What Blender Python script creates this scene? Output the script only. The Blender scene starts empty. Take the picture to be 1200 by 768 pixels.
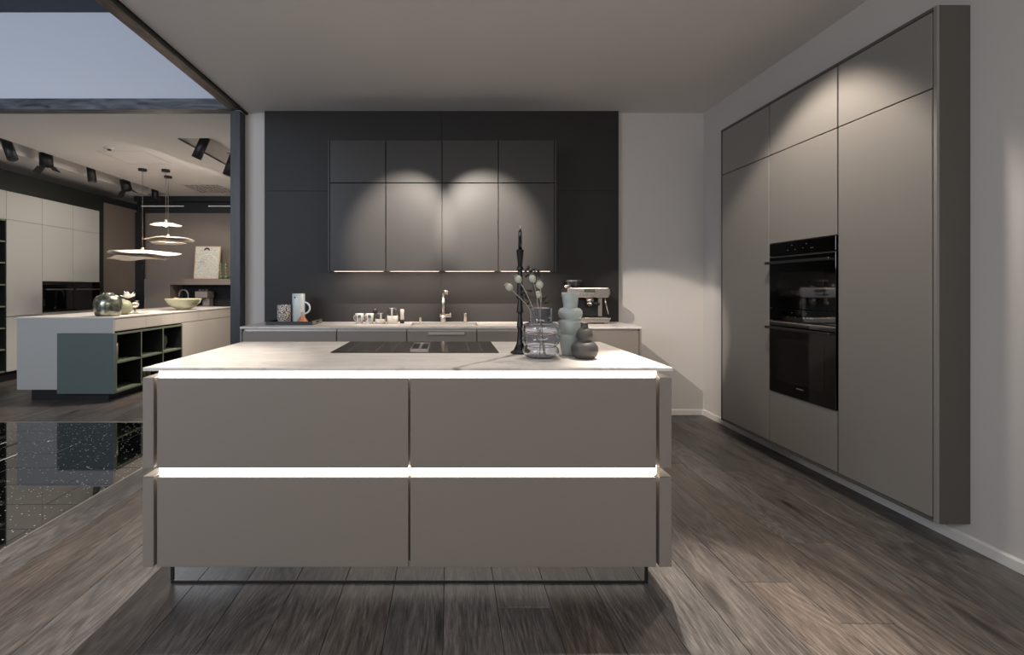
import bpy, bmesh, math, random
from mathutils import Vector, Matrix
random.seed(7)
R = math.radians
C = bpy.context.scene.collection
SC = bpy.context.scene

# ------------------------------------------------------------ camera, world, lights, exposure
F, H = 560.0, 1.234                      # focal length in pixels (1200 wide), eye height
cam = bpy.data.cameras.new('camera')
cam.sensor_fit = 'HORIZONTAL'; cam.sensor_width = 36; cam.lens = F / 1200 * 36
cam.shift_x = (600 - 526) / 1200; cam.shift_y = (338 - 384) / 1200
cam.clip_start = 0.05; cam.clip_end = 60
co = bpy.data.objects.new('camera', cam); C.objects.link(co)
co.location = (0, 0, H); co.rotation_euler = (R(90), 0, 0)
SC.camera = co
w = bpy.data.worlds.new('world'); SC.world = w; w.use_nodes = True
w.node_tree.nodes['Background'].inputs[0].default_value = (0.80, 0.86, 0.98, 1)
w.node_tree.nodes['Background'].inputs[1].default_value = 0.22
SC.view_settings.view_transform = 'Standard'; SC.view_settings.look = 'None'
SC.view_settings.exposure = 0.1; SC.view_settings.gamma = 1.0; SC.view_settings.use_curve_mapping = False

def aim(o, t):
    o.rotation_euler = (Vector(t) - o.location).to_track_quat('-Z', 'Y').to_euler()
def area(name, loc, target, sx, sy, power, col):
    l = bpy.data.lights.new(name, 'AREA'); l.shape = 'RECTANGLE'; l.size = sx; l.size_y = sy
    l.energy = power; l.color = col
    o = bpy.data.objects.new(name, l); C.objects.link(o); o.location = loc; aim(o, target); return o
def spot(name, loc, target, power, cone, blend=0.35, col=(1, 0.89, 0.78), rad=0.02):
    l = bpy.data.lights.new(name, 'SPOT'); l.energy = power; l.spot_size = R(cone); l.spot_blend = blend
    l.color = col; l.shadow_soft_size = rad
    o = bpy.data.objects.new(name, l); C.objects.link(o); o.location = loc; aim(o, target); return o

WARM = (1.0, 0.93, 0.86); COOL = (0.76, 0.85, 1.0)
# daylight that comes into the open hall at the left, behind the camera
area('daylight', (-4.6, -1.6, 2.7), (-4.2, 4.6, 2.2), 3.6, 2.2, 190, COOL)
# soft warm fill added behind the camera, no known lamp there
area('room_fill', (0.6, -1.5, 2.6), (0.2, 3.0, 0.7), 4.2, 1.5, 80, WARM)
# ceiling spots of the kitchen, on a track out of view above the island
spot('spot_wall_cabinet_left', (-0.05, 2.5, 2.90), (-0.42, 4.25, 1.75), 700, 29, 0.75)
spot('spot_wall_cabinet_right', (0.00, 2.5, 2.90), (0.35, 4.25, 1.76), 820, 29, 0.75)
spot('spot_corner', (-0.89, 2.12, 2.90), (2.26, 4.66, 0.66), 430, 17, 0.3, rad=0.01)
spot('spot_island_left', (-1.09, 2.5, 2.90), (-1.60, 1.72, 0), 270, 52, 0.8)
spot('spot_island_centre', (0.55, 2.6, 2.90), (0.15, 2.3, 0.9), 70, 96, 0.6)
spot('spot_island_fill', (-0.45, 2.55, 2.90), (-0.5, 2.3, 0.9), 55, 90, 0.9)  # added fill that evens out the light along the island worktop
spot('spot_island_right', (1.035, 2.5, 2.90), (0.98, 1.68, 0), 600, 32, 0.8)
spot('spot_tall', (1.78, 2.8, 2.90), (2.10, 3.05, 0.9), 105, 92, 0.35, rad=0.07)
# other kitchen at the left
area('left_room_light', (-3.3, 6.4, 2.86), (-4.3, 6.6, 0), 1.4, 2.6, 95, WARM)
spot('left_room_island_near', (-2.97, 5.62, 2.75), (-4.1, 5.8, 0.92), 170, 62, 0.6)
spot('left_room_island_far', (-2.88, 6.20, 2.68), (-4.1, 7.0, 0.92), 170, 62, 0.6)
spot('left_room_wash', (-3.2, 6.2, 2.80), (-4.7, 9.0, 1.2), 130, 46, 0.5)
spot('left_room_cabinet_wash', (-4.6, 6.8, 2.80), (-5.85, 7.1, 1.4), 20, 110, 0.8)

# ------------------------------------------------------------ materials
def srgb(r, g, b):
    f = lambda c: (c / 255 / 12.92) if c / 255 <= 0.04045 else ((c / 255 + 0.055) / 1.055) ** 2.4
    return (f(r), f(g), f(b), 1)
def new_mat(name):
    m = bpy.data.materials.new(name); m.use_nodes = True
    return m, m.node_tree.nodes, m.node_tree.links, m.node_tree.nodes['Principled BSDF']
def mat(name, col, rough=0.5, metal=0.0, var=0.04, scale=30, bump=0.0, spec=0.5, coat=0):
    m, n, l, p = new_mat(name)
    p.inputs['Roughness'].default_value = rough; p.inputs['Metallic'].default_value = metal
    p.inputs['Specular IOR Level'].default_value = spec
    p.inputs['Coat Weight'].default_value = coat; p.inputs['Coat Roughness'].default_value = 0.1
    tc = n.new('ShaderNodeTexCoord'); ns = n.new('ShaderNodeTexNoise'); ns.inputs['Scale'].default_value = scale
    ns.inputs['Detail'].default_value = 4
    l.new(tc.outputs['Object'], ns.inputs['Vector'])
    mx = n.new('ShaderNodeMix'); mx.data_type = 'RGBA'
    mx.inputs[6].default_value = tuple(c * (1 - var) for c in col[:3]) + (1,)
    mx.inputs[7].default_value = tuple(min(1, c * (1 + var)) for c in col[:3]) + (1,)
    l.new(ns.outputs['Fac'], mx.inputs[0]); l.new(mx.outputs[2], p.inputs['Base Color'])
    if bump:
        b = n.new('ShaderNodeBump'); b.inputs['Strength'].default_value = bump; b.inputs['Distance'].default_value = 0.002
        l.new(ns.outputs['Fac'], b.inputs['Height']); l.new(b.outputs['Normal'], p.inputs['Normal'])
    return m
def emit(name, col, s):
    m, n, l, p = new_mat(name)
    p.inputs['Base Color'].default_value = (0.8, 0.8, 0.8, 1)
    p.inputs['Emission Color'].default_value = col; p.inputs['Emission Strength'].default_value = s
    return m
def ramp(n, stops):
    r = n.new('ShaderNodeValToRGB'); e = r.color_ramp.elements
    e[0].position, e[0].color = stops[0]; e[1].position, e[1].color = stops[-1]
    for pos, c in stops[1:-1]:
        k = e.new(pos); k.color = c
    return r
def math_node(n, l, op, a, b=None, c=None):
    m = n.new('ShaderNodeMath'); m.operation = op
    for i, v in enumerate((a, b, c)):
        if v is None: continue
        if isinstance(v, (int, float)): m.inputs[i].default_value = v
        else: l.new(v, m.inputs[i])
    return m.outputs[0]

def wood_mat():
    m, n, l, p = new_mat('smoked_oak')
    tc = n.new('ShaderNodeTexCoord'); oi = n.new('ShaderNodeObjectInfo')
    sc = n.new('ShaderNodeVectorMath'); sc.operation = 'SCALE'; sc.inputs[0].default_value = (37, 91, 53)
    l.new(oi.outputs['Random'], sc.inputs['Scale'])
    ad = n.new('ShaderNodeVectorMath'); ad.operation = 'ADD'
    l.new(tc.outputs['Object'], ad.inputs[0]); l.new(sc.outputs[0], ad.inputs[1])
    def mapped(s):
        mp = n.new('ShaderNodeMapping'); mp.inputs['Scale'].default_value = s
        l.new(ad.outputs[0], mp.inputs['Vector']); return mp.outputs[0]
    fine = n.new('ShaderNodeTexNoise'); fine.inputs['Scale'].default_value = 1; fine.inputs['Detail'].default_value = 8
    fine.inputs['Roughness'].default_value = 0.65
    l.new(mapped((190, 11, 20)), fine.inputs['Vector'])
    big = n.new('ShaderNodeTexNoise'); big.inputs['Scale'].default_value = 1; big.inputs['Detail'].default_value = 3
    l.new(mapped((11, 1.6, 3)), big.inputs['Vector'])
    ct = n.new('ShaderNodeTexNoise'); ct.inputs['Scale'].default_value = 1; ct.inputs['Detail'].default_value = 1.5
    ct.inputs['Distortion'].default_value = 0.3
    l.new(mapped((5.0, 0.75, 3)), ct.inputs['Vector'])
    ph = math_node(n, l, 'MULTIPLY_ADD', ct.outputs['Fac'], 130, math_node(n, l, 'MULTIPLY', fine.outputs['Fac'], 3.0))
    wave = math_node(n, l, 'MULTIPLY', math_node(n, l, 'SINE', ph), 0.5)
    kn = n.new('ShaderNodeTexVoronoi'); kn.inputs['Scale'].default_value = 1; kn.voronoi_dimensions = '2D'
    l.new(mapped((5.2, 1.3, 1)), kn.inputs['Vector'])
    kr = ramp(n, [(0.0, (1, 1, 1, 1)), (0.07, (0.6, 0.6, 0.6, 1)), (0.17, (0, 0, 0, 1))])
    ks = n.new('ShaderNodeSeparateColor'); l.new(kn.outputs['Color'], ks.inputs[0])
    kd = math_node(n, l, 'ADD', kn.outputs['Distance'], math_node(n, l, 'LESS_THAN', ks.outputs[0], 0.72))
    l.new(kd, kr.inputs[0])
    s = math_node(n, l, 'ADD', math_node(n, l, 'MULTIPLY', math_node(n, l, 'MULTIPLY_ADD', fine.outputs['Fac'], 1.5, -0.25), 0.6), math_node(n, l, 'MULTIPLY', big.outputs['Fac'], 0.4))
    s = math_node(n, l, 'ADD', s, math_node(n, l, 'MULTIPLY', wave, 0.10))
    s = math_node(n, l, 'SUBTRACT', s, math_node(n, l, 'MULTIPLY', kr.outputs[0], math_node(n, l, 'MULTIPLY', fine.outputs['Fac'], 0.55)))
    cr = ramp(n, [(0.2, srgb(34, 29, 27)), (0.42, srgb(72, 63, 57)), (0.56, srgb(94, 84, 76)), (0.78, srgb(126, 113, 103))])
    l.new(s, cr.inputs[0])
    hs = n.new('ShaderNodeHueSaturation')
    hs.inputs['Hue'].default_value = 0.5
    l.new(math_node(n, l, 'MULTIPLY_ADD', oi.outputs['Random'], 0.45, 0.74), hs.inputs['Value'])
    r2 = math_node(n, l, 'FRACT', math_node(n, l, 'MULTIPLY', oi.outputs['Random'], 7.31))
    l.new(math_node(n, l, 'MULTIPLY_ADD', r2, 0.6, 0.35), hs.inputs['Saturation'])
    l.new(cr.outputs[0], hs.inputs['Color']); l.new(hs.outputs[0], p.inputs['Base Color'])
    l.new(math_node(n, l, 'MULTIPLY_ADD', fine.outputs['Fac'], 0.25, 0.30), p.inputs['Roughness'])
    p.inputs['Specular IOR Level'].default_value = 0.4
    b = n.new('ShaderNodeBump'); b.inputs['Strength'].default_value = 0.35; b.inputs['Distance'].default_value = 0.0015
    l.new(s, b.inputs['Height']); l.new(b.outputs['Normal'], p.inputs['Normal'])
    return m

def marble_mat():
    m, n, l, p = new_mat('white_marble')
    tc = n.new('ShaderNodeTexCoord')
    geo = n.new('ShaderNodeNewGeometry')
    mp = n.new('ShaderNodeMapping'); mp.inputs['Rotation'].default_value = (0, 0, R(38)); mp.inputs['Scale'].default_value = (1.3, 5.5, 3)
    l.new(geo.outputs['Position'], mp.inputs['Vector'])
    ns = n.new('ShaderNodeTexNoise'); ns.inputs['Scale'].default_value = 1.6; ns.inputs['Detail'].default_value = 9
    ns.inputs['Roughness'].default_value = 0.62; ns.inputs['Distortion'].default_value = 0.5
    l.new(mp.outputs[0], ns.inputs['Vector'])
    v = math_node(n, l, 'ABSOLUTE', math_node(n, l, 'SUBTRACT', ns.outputs['Fac'], 0.5))
    cr = ramp(n, [(0.0, srgb(186, 180, 173)), (0.02, srgb(204, 199, 193)), (0.10, srgb(213, 208, 202))])
    l.new(v, cr.inputs[0])
    # one bold grey vein that crosses the slab
    sx = n.new('ShaderNodeSeparateXYZ'); l.new(geo.outputs['Position'], sx.inputs[0])
    wob = n.new('ShaderNodeTexNoise'); wob.inputs['Scale'].default_value = 9; wob.inputs['Detail'].default_value = 5
    l.new(geo.outputs['Position'], wob.inputs['Vector'])
    a = math_node(n, l, 'MULTIPLY', math_node(n, l, 'SUBTRACT', sx.outputs[0], 0.0655), 0.80)
    b_ = math_node(n, l, 'MULTIPLY', math_node(n, l, 'SUBTRACT', sx.outputs[1], 1.93), 0.60)
    dd = math_node(n, l, 'ADD', math_node(n, l, 'SUBTRACT', a, b_), math_node(n, l, 'MULTIPLY', math_node(n, l, 'SUBTRACT', wob.outputs['Fac'], 0.5), 0.07))
    vr = ramp(n, [(0.0, (1, 1, 1, 1)), (0.006, (0.7, 0.7, 0.7, 1)), (0.014, (0, 0, 0, 1))])
    l.new(math_node(n, l, 'ABSOLUTE', dd), vr.inputs[0])
    near = math_node(n, l, 'LESS_THAN', sx.outputs[1], 2.6)
    mx = n.new('ShaderNodeMix'); mx.data_type = 'RGBA'
    l.new(math_node(n, l, 'MULTIPLY', vr.outputs[0], math_node(n, l, 'MULTIPLY', near, 0.8)), mx.inputs[0])
    l.new(cr.outputs[0], mx.inputs[6]); mx.inputs[7].default_value = srgb(112, 108, 106)
    l.new(mx.outputs[2], p.inputs['Base Color']); p.inputs['Roughness'].default_value = 0.28
    return m

def granite_mat():
    m, n, l, p = new_mat('black_granite')
    tc = n.new('ShaderNodeNewGeometry')
    vo = n.new('ShaderNodeTexVoronoi'); vo.inputs['Scale'].default_value = 110
    l.new(tc.outputs['Position'], vo.inputs['Vector'])
    sp = n.new('ShaderNodeSeparateColor'); l.new(vo.outputs['Color'], sp.inputs[0])
    on = math_node(n, l, 'MULTIPLY', math_node(n, l, 'GREATER_THAN', sp.outputs[0], 0.965), math_node(n, l, 'LESS_THAN', vo.outputs['Distance'], 0.42))
    v2 = n.new('ShaderNodeTexVoronoi'); v2.inputs['Scale'].default_value = 30
    l.new(tc.outputs['Position'], v2.inputs['Vector'])
    s2 = n.new('ShaderNodeSeparateColor'); l.new(v2.outputs['Color'], s2.inputs[0])
    on2 = math_node(n, l, 'MULTIPLY', math_node(n, l, 'GREATER_THAN', s2.outputs[1], 0.95), math_node(n, l, 'LESS_THAN', v2.outputs['Distance'], 0.12))
    on = math_node(n, l, 'MAXIMUM', on, on2)
    mx = n.new('ShaderNodeMix'); mx.data_type = 'RGBA'
    mx.inputs[6].default_value = srgb(14, 14, 16); mx.inputs[7].default_value = srgb(215, 214, 208)
    l.new(on, mx.inputs[0]); l.new(mx.outputs[2], p.inputs['Base Color'])
    l.new(math_node(n, l, 'MULTIPLY_ADD', on, 0.4, 0.03), p.inputs['Roughness'])
    p.inputs['IOR'].default_value = 2.7
    return m

def timber_mat(name, ax, c0, c1):
    m, n, l, p = new_mat(name)
    g = n.new('ShaderNodeNewGeometry'); mp = n.new('ShaderNodeMapping')
    s = [28, 28, 28]; s[ax] = 4.5; mp.inputs['Scale'].default_value = s
    l.new(g.outputs['Position'], mp.inputs['Vector'])
    ns = n.new('ShaderNodeTexNoise'); ns.inputs['Scale'].default_value = 1; ns.inputs['Detail'].default_value = 8; ns.inputs['Distortion'].default_value = 0.6
    l.new(mp.outputs[0], ns.inputs['Vector'])
    cr = ramp(n, [(0.3, c0), (0.7, c1)]); l.new(ns.outputs['Fac'], cr.inputs[0])
    l.new(cr.outputs[0], p.inputs['Base Color']); p.inputs['Roughness'].default_value = 0.45
    b = n.new('ShaderNodeBump'); b.inputs['Strength'].default_value = 0.6; b.inputs['Distance'].default_value = 0.004
    l.new(ns.outputs['Fac'], b.inputs['Height']); l.new(b.outputs['Normal'], p.inputs['Normal'])
    return m

def patterned_mat():
    m, n, l, p = new_mat('blotched_ceramic')
    tc = n.new('ShaderNodeTexCoord'); vo = n.new('ShaderNodeTexVoronoi'); vo.inputs['Scale'].default_value = 62
    vo.feature = 'DISTANCE_TO_EDGE'
    l.new(tc.outputs['Object'], vo.inputs['Vector'])
    cr = ramp(n, [(0.0, srgb(60, 52, 48)), (0.12, srgb(110, 98, 90)), (0.2, srgb(235, 228, 220))])
    l.new(vo.outputs['Distance'], cr.inputs[0]); l.new(cr.outputs[0], p.inputs['Base Color'])
    p.inputs['Roughness'].default_value = 0.4
    b = n.new('ShaderNodeBump'); b.inputs['Distance'].default_value = 0.004; l.new(vo.outputs['Distance'], b.inputs['Height']); l.new(b.outputs['Normal'], p.inputs['Normal'])
    return m
def mottled_metal():
    m, n, l, p = new_mat('mottled_silver')
    tc = n.new('ShaderNodeTexCoord'); ns = n.new('ShaderNodeTexNoise'); ns.inputs['Scale'].default_value = 22; ns.inputs['Detail'].default_value = 8
    l.new(tc.outputs['Object'], ns.inputs['Vector'])
    cr = ramp(n, [(0.35, srgb(84, 88, 78)), (0.5, srgb(130, 132, 118)), (0.7, srgb(182, 178, 160))])
    l.new(ns.outputs['Fac'], cr.inputs[0]); l.new(cr.outputs[0], p.inputs['Base Color'])
    p.inputs['Metallic'].default_value = 0.85; p.inputs['Roughness'].default_value = 0.24
    return m
def glass_mat(name, col, rough=0.0, ior=1.45):
    m, n, l, p = new_mat(name)
    p.inputs['Base Color'].default_value = col; p.inputs['Transmission Weight'].default_value = 1
    p.inputs['Roughness'].default_value = rough; p.inputs['IOR'].default_value = ior
    return m
def art_mat():
    m, n, l, p = new_mat('sketch_paper')
    tc = n.new('ShaderNodeTexCoord'); ns = n.new('ShaderNodeTexNoise'); ns.inputs['Scale'].default_value = 40; ns.inputs['Detail'].default_value = 6
    l.new(tc.outputs['Object'], ns.inputs['Vector'])
    v = math_node(n, l, 'ABSOLUTE', math_node(n, l, 'SUBTRACT', ns.outputs['Fac'], 0.5))
    cr = ramp(n, [(0.0, srgb(140, 138, 128)), (0.05, srgb(196, 194, 184))])
    l.new(v, cr.inputs[0]); l.new(cr.outputs[0], p.inputs['Base Color']); p.inputs['Roughness'].default_value = 0.3
    return m

M = dict(
    wood=wood_mat(), marble=marble_mat(), granite=granite_mat(),
    wall=mat('wall_paint', srgb(186, 181, 176), 0.85, bump=0.05, scale=120, var=0.015),
    wall_grey=mat('wall_paint_cool', srgb(186, 182, 178), 0.85, bump=0.05, scale=120, var=0.015),
    ceil=mat('ceiling_paint', srgb(216, 213, 210), 0.9, var=0.01),
    ceil_dark=mat('dark_roof', srgb(70, 72, 80), 0.8),
    upper=mat('hall_wall_paint', srgb(205, 208, 214), 0.8, var=0.01),
    skirting=mat('white_skirting', srgb(205, 202, 198), 0.5, var=0.01),
    taupe=mat('taupe_lacquer', srgb(124, 116, 108), 0.42, var=0.01, spec=0.4),
    taupe_side=mat('taupe_panel_edge', srgb(124, 116, 108), 0.45, var=0.01),
    tall=mat('stone_grey_lacquer', srgb(125, 121, 116), 0.42, var=0.01, spec=0.4),
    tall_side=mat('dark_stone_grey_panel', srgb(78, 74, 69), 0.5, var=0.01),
    anth=mat('anthracite_lacquer', srgb(44, 42, 41), 0.42, var=0.02, spec=0.35),
    anth_wall=mat('anthracite_panel', srgb(39, 37, 36), 0.5, var=0.02, spec=0.25),
    black=mat('black_gap', srgb(12, 12, 12), 0.7),
    black_metal=mat('black_metal', srgb(22, 22, 23), 0.45, var=0.03, spec=0.5),
    black_glass=mat('black_glass', srgb(6, 6, 6), 0.04, var=0.0, spec=0.6),
    hob=mat('dark_ceramic_glass', srgb(40, 36, 34), 0.12, var=0.0),
    grey_line=mat('grey_print', srgb(120, 115, 110), 0.4),
    steel=mat('brushed_steel', srgb(190, 182, 174), 0.28, 1.0, var=0.05),
    mirror=mat('polished_steel', srgb(215, 210, 204), 0.04, 1.0, var=0.0),
    chrome=mat('chrome', srgb(215, 212, 208), 0.08, 1.0, var=0.0),
    alu=mat('aluminium_profile', srgb(196, 188, 178), 0.35, 0.8),
    led=emit('led_diffuser', (1, 0.90, 0.78, 1), 6.5),
    led_cab=emit('led_strip', (1, 0.88, 0.76, 1), 4.0),
    led_dim=emit('led_line', (1, 0.9, 0.8, 1), 0.12),
    bulb=emit('glowing_bulb', (1, 0.9, 0.75, 1), 30.0),
    beam_side=timber_mat('stained_timber_long', 1, srgb(26, 22, 20), srgb(98, 84, 74)),
    beam_x=timber_mat('daylit_timber_cross', 0, srgb(24, 25, 28), srgb(104, 108, 114)),  # blue of the daylight is put into the timber colour
    beam_z=timber_mat('daylit_timber_upright', 2, srgb(17, 18, 20), srgb(36, 38, 42)),  # dark timber, its bluish cast stands for daylight on the front
    white_lac=mat('light_lacquer', srgb(168, 167, 163), 0.4, var=0.01),
    beige=mat('beige_lacquer', srgb(178, 170, 160), 0.3, var=0.01),
    green=mat('green_lacquer', srgb(86, 98, 96), 0.35, var=0.02),
    dark_green=mat('dark_green_panel', srgb(19, 23, 19), 0.5, var=0.03),
    green_edge=mat('green_shelf_edge', srgb(98, 104, 88), 0.5, var=0.03),
    back_taupe=mat('taupe_wall_board', srgb(110, 100, 92), 0.6, var=0.02),
    white_top=mat('pale_worktop', srgb(205, 198, 190), 0.35, var=0.02),
    jug=mat('celadon_glaze', srgb(200, 210, 208), 0.25, var=0.01),
    copper=mat('salmon_glaze', srgb(196, 130, 98), 0.22, var=0.06),
    cork=mat('pale_stopper', srgb(196, 172, 146), 0.6),
    cup=mat('white_porcelain', srgb(190, 183, 174), 0.3),
    cup_print=mat('blue_grey_print', srgb(70, 92, 98), 0.4),
    cup_brown=mat('brown_print', srgb(96, 84, 76), 0.4),
    stack=mat('sage_ceramic', srgb(150, 158, 154), 0.45, var=0.02),
    gourd=mat('charcoal_ceramic', srgb(62, 60, 57), 0.5, var=0.05),
    candle=mat('black_wax', srgb(16, 15, 16), 0.25),
    iron=mat('black_iron', srgb(34, 32, 31), 0.35, 0.6),
    pod=mat('dried_pod', srgb(168, 170, 156), 0.6, var=0.12, scale=90, bump=0.3),
    stem=mat('dried_stem', srgb(150, 146, 130), 0.6, var=0.1),
    glass=glass_mat('smoke_blue_glass', (0.88, 0.90, 0.96, 1)),
    clear=glass_mat('clear_glass', (0.95, 0.95, 0.9, 1)),
    dim_glass=mat('dark_jar_glass', srgb(60, 58, 60), 0.08, var=0.0),
    blotch=patterned_mat(), silver=mottled_metal(), art=art_mat(),
    olive=mat('olive_ceramic', srgb(140, 140, 112), 0.4, var=0.08),
    olive_d=mat('olive_glass', srgb(92, 98, 66), 0.3, var=0.08),
    bowl=mat('speckled_stoneware', srgb(168, 166, 140), 0.5, var=0.15, scale=120),
    petal=mat('white_petal', srgb(230, 222, 214), 0.6, var=0.04),
    pollen=mat('flower_core', srgb(180, 130, 100), 0.6),
    shade=mat('ivory_paper', srgb(222, 212, 200), 0.7, var=0.05, bump=0.2),
    shade_in=mat('gold_leaf', srgb(206, 172, 128), 0.4, var=0.05),
    frame=mat('pale_wood_frame', srgb(176, 148, 128), 0.5),
    ink=mat('black_ink', srgb(18, 18, 18), 0.5),
    silver_p=mat('pewter', srgb(160, 152, 144), 0.3, 0.7),
    peach=mat('peach_skin', srgb(210, 160, 130), 0.6),
    detector=mat('pale_plastic', srgb(190, 186, 180), 0.5),
    grout=mat('tile_grout', srgb(120, 120, 120), 0.8),
    screen=mat('display', srgb(70, 78, 66), 0.2),
)

# ------------------------------------------------------------ mesh helpers
class MB:
    def __init__(s): s.bm = bmesh.new()
    def box(s, x0, x1, y0, y1, z0, z1, bev=0.0, seg=1):
        b = bmesh.new()
        g = bmesh.ops.create_cube(b, size=1.0)
        bmesh.ops.scale(b, vec=(abs(x1 - x0), abs(y1 - y0), abs(z1 - z0)), verts=b.verts)
        bmesh.ops.translate(b, vec=((x0 + x1) / 2, (y0 + y1) / 2, (z0 + z1) / 2), verts=b.verts)
        if bev: bmesh.ops.bevel(b, geom=list(b.edges), offset=bev, segments=seg, affect='EDGES', profile=0.5)
        s._merge(b); return s
    def _merge(s, b, mtx=None):
        if mtx is not None: b.transform(mtx)
        me = bpy.data.meshes.new('t'); b.to_mesh(me); b.free(); s.bm.from_mesh(me); bpy.data.meshes.remove(me)
    def lathe(s, prof, c=(0, 0, 0), seg=40, closed=False, mtx=None, smooth=True):
        b = bmesh.new(); rings = []
        for r, z in prof:
            if r < 1e-5: rings.append([b.verts.new((0, 0, z))])
            else: rings.append([b.verts.new((r * math.cos(2 * math.pi * k / seg), r * math.sin(2 * math.pi * k / seg), z)) for k in range(seg)])
        pairs = list(zip(rings[:-1], rings[1:]))
        if closed: pairs.append((rings[-1], rings[0]))
        for A, B in pairs:
            for k in range(seg):
                k2 = (k + 1) % seg
                if len(A) == 1 and len(B) == 1: continue
                if len(A) == 1: f = b.faces.new((A[0], B[k2], B[k]))
                elif len(B) == 1: f = b.faces.new((A[k], A[k2], B[0]))
                else: f = b.faces.new((A[k], A[k2], B[k2], B[k]))
                f.smooth = smooth
        bmesh.ops.recalc_face_normals(b, faces=b.faces)
        s._merge(b, (Matrix.Translation(c) @ mtx) if mtx is not None else Matrix.Translation(c)); return s
    def cyl(s, p0, p1, r0, r1=None, seg=20):
        r1 = r0 if r1 is None else r1
        return s.tube([p0, p1], [r0, r1], seg)
    def tube(s, pts, rad, seg=12):
        pts = [Vector(p) for p in pts]
        if isinstance(rad, (int, float)): rad = [rad] * len(pts)
        b = bmesh.new(); rings = []; ref = None
        for i, p in enumerate(pts):
            t = (pts[min(i + 1, len(pts) - 1)] - pts[max(i - 1, 0)]).normalized()
            if ref is None:
                ref = Vector((0, 0, 1)) if abs(t.z) < 0.9 else Vector((1, 0, 0))
            u = t.cross(ref).normalized(); v = u.cross(t).normalized(); ref = v
            rings.append([b.verts.new(p + (u * math.cos(a) + v * math.sin(a)) * rad[i]) for a in [2 * math.pi * k / seg for k in range(seg)]])
        for A, B in zip(rings[:-1], rings[1:]):
            for k in range(seg):
                f = b.faces.new((A[k], A[(k + 1) % seg], B[(k + 1) % seg], B[k])); f.smooth = True
        b.faces.new(rings[0]); b.faces.new(rings[-1])
        bmesh.ops.recalc_face_normals(b, faces=b.faces)
        s._merge(b); return s
    def ball(s, c, r, sc=(1, 1, 1), seg=16, rot=None):
        b = bmesh.new(); bmesh.ops.create_uvsphere(b, u_segments=seg, v_segments=max(6, seg // 2), radius=r)
        for f in b.faces: f.smooth = True
        m = Matrix.Translation(c)
        if rot is not None: m = m @ rot
        m = m @ Matrix.Diagonal((*sc, 1)); s._merge(b, m); return s
    def prism(s, poly, axis, a0, a1, bev=0):
        """poly: 2D outline in the two remaining axes; extruded along axis from a0 to a1"""
        def P(u, v, a): return {'x': (a, u, v), 'y': (u, a, v), 'z': (u, v, a)}[axis]
        b = bmesh.new()
        A = [b.verts.new(P(u, v, a0)) for u, v in poly]; B = [b.verts.new(P(u, v, a1)) for u, v in poly]
        b.faces.new(A); b.faces.new(B)
        for k in range(len(poly)):
            k2 = (k + 1) % len(poly); b.faces.new((A[k], A[k2], B[k2], B[k]))
        bmesh.ops.recalc_face_normals(b, faces=b.faces)
        if bev: bmesh.ops.bevel(b, geom=list(b.edges), offset=bev, segments=2, affect='EDGES', profile=0.5)
        s._merge(b); return s

def tag(o, label=None, cat=None, group=None, kind=None):
    if label: o['label'] = label
    if cat: o['category'] = cat
    if group: o['group'] = group
    if kind: o['kind'] = kind
    return o
ROOT = {}
def wloc(p):
    v = Vector((0, 0, 0))
    while p is not None: v = v + p.location; p = p.parent
    return v
def build(name, mb, m, parent=None, origin=None):
    """links the collected shapes as ONE mesh object; coordinates are world coordinates"""
    me = bpy.data.meshes.new(name); off = Vector(origin) if origin else wloc(parent)
    mb.bm.transform(Matrix.Translation(-off)); mb.bm.to_mesh(me); mb.bm.free()
    me.materials.append(M[m]); o = bpy.data.objects.new(name, me); C.objects.link(o)
    if parent is not None:
        o.parent = parent
        if origin: o.location = off - wloc(parent)
    else: o.location = off
    return o
def thing(name, label, cat, loc, group=None):
    o = bpy.data.objects.new(name, None); C.objects.link(o); o.location = loc
    o.empty_display_size = 0.1
    return tag(o, label, cat, group)
def B(*a, **k): return MB().box(*a, **k)
def struct(name, mb, m):
    return tag(build(name, mb, m), kind='structure')

# ------------------------------------------------------------ setting
ZC = 2.944; XL, XR, YB = -1.981, 2.485, 4.66
floor = struct('floor', B(-6.6, 2.6, -1.6, 9.1, -0.12, -0.014), 'black')
def planks(x0, x1, y0, y1, wid, lmin, lmax):
    x = x0; row = 0
    while x < x1 - 0.01:
        xe = min(x + wid, x1); y = y0; first = True
        while y < y1 - 0.01:
            L = random.uniform(lmin, lmax) * (random.uniform(0.3, 1) if first else 1); first = False
            ye = min(y + L, y1)
            if y1 - ye < 0.25: ye = y1
            cx, cy = (x + xe) / 2, (y + ye) / 2
            hx, hy = (xe - x) / 2 - 0.0009, (ye - y) / 2 - 0.0009
            mb = MB(); t = 0.0012
            lo = [mb.bm.verts.new((sx * hx, sy * hy, -0.013)) for sx, sy in ((-1, -1), (1, -1), (1, 1), (-1, 1))]
            mi = [mb.bm.verts.new((sx * hx, sy * hy, -t)) for sx, sy in ((-1, -1), (1, -1), (1, 1), (-1, 1))]
            hi = [mb.bm.verts.new((sx * (hx - t), sy * (hy - t), 0)) for sx, sy in ((-1, -1), (1, -1), (1, 1), (-1, 1))]
            mb.bm.faces.new(hi)
            for k in range(4):
                k2 = (k + 1) % 4
                mb.bm.faces.new((lo[k], lo[k2], mi[k2], mi[k])); mb.bm.faces.new((mi[k], mi[k2], hi[k2], hi[k]))
            mb.bm.transform(Matrix.Translation((cx, cy, 0)))
            build('floor_plank', mb, 'wood', floor, origin=(cx, cy, 0))
            y = ye
        x = xe; row += 1
planks(-2.10, XR, -0.9, YB, 0.208, 1.5, 2.3)
planks(-6.4, -2.10, 4.41, 9.0, 0.215, 1.6, 2.4)
build('grout', B(-5.6, -2.1135, -0.65, 4.3995, -0.0135, -0.003), 'grout', floor)
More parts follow.
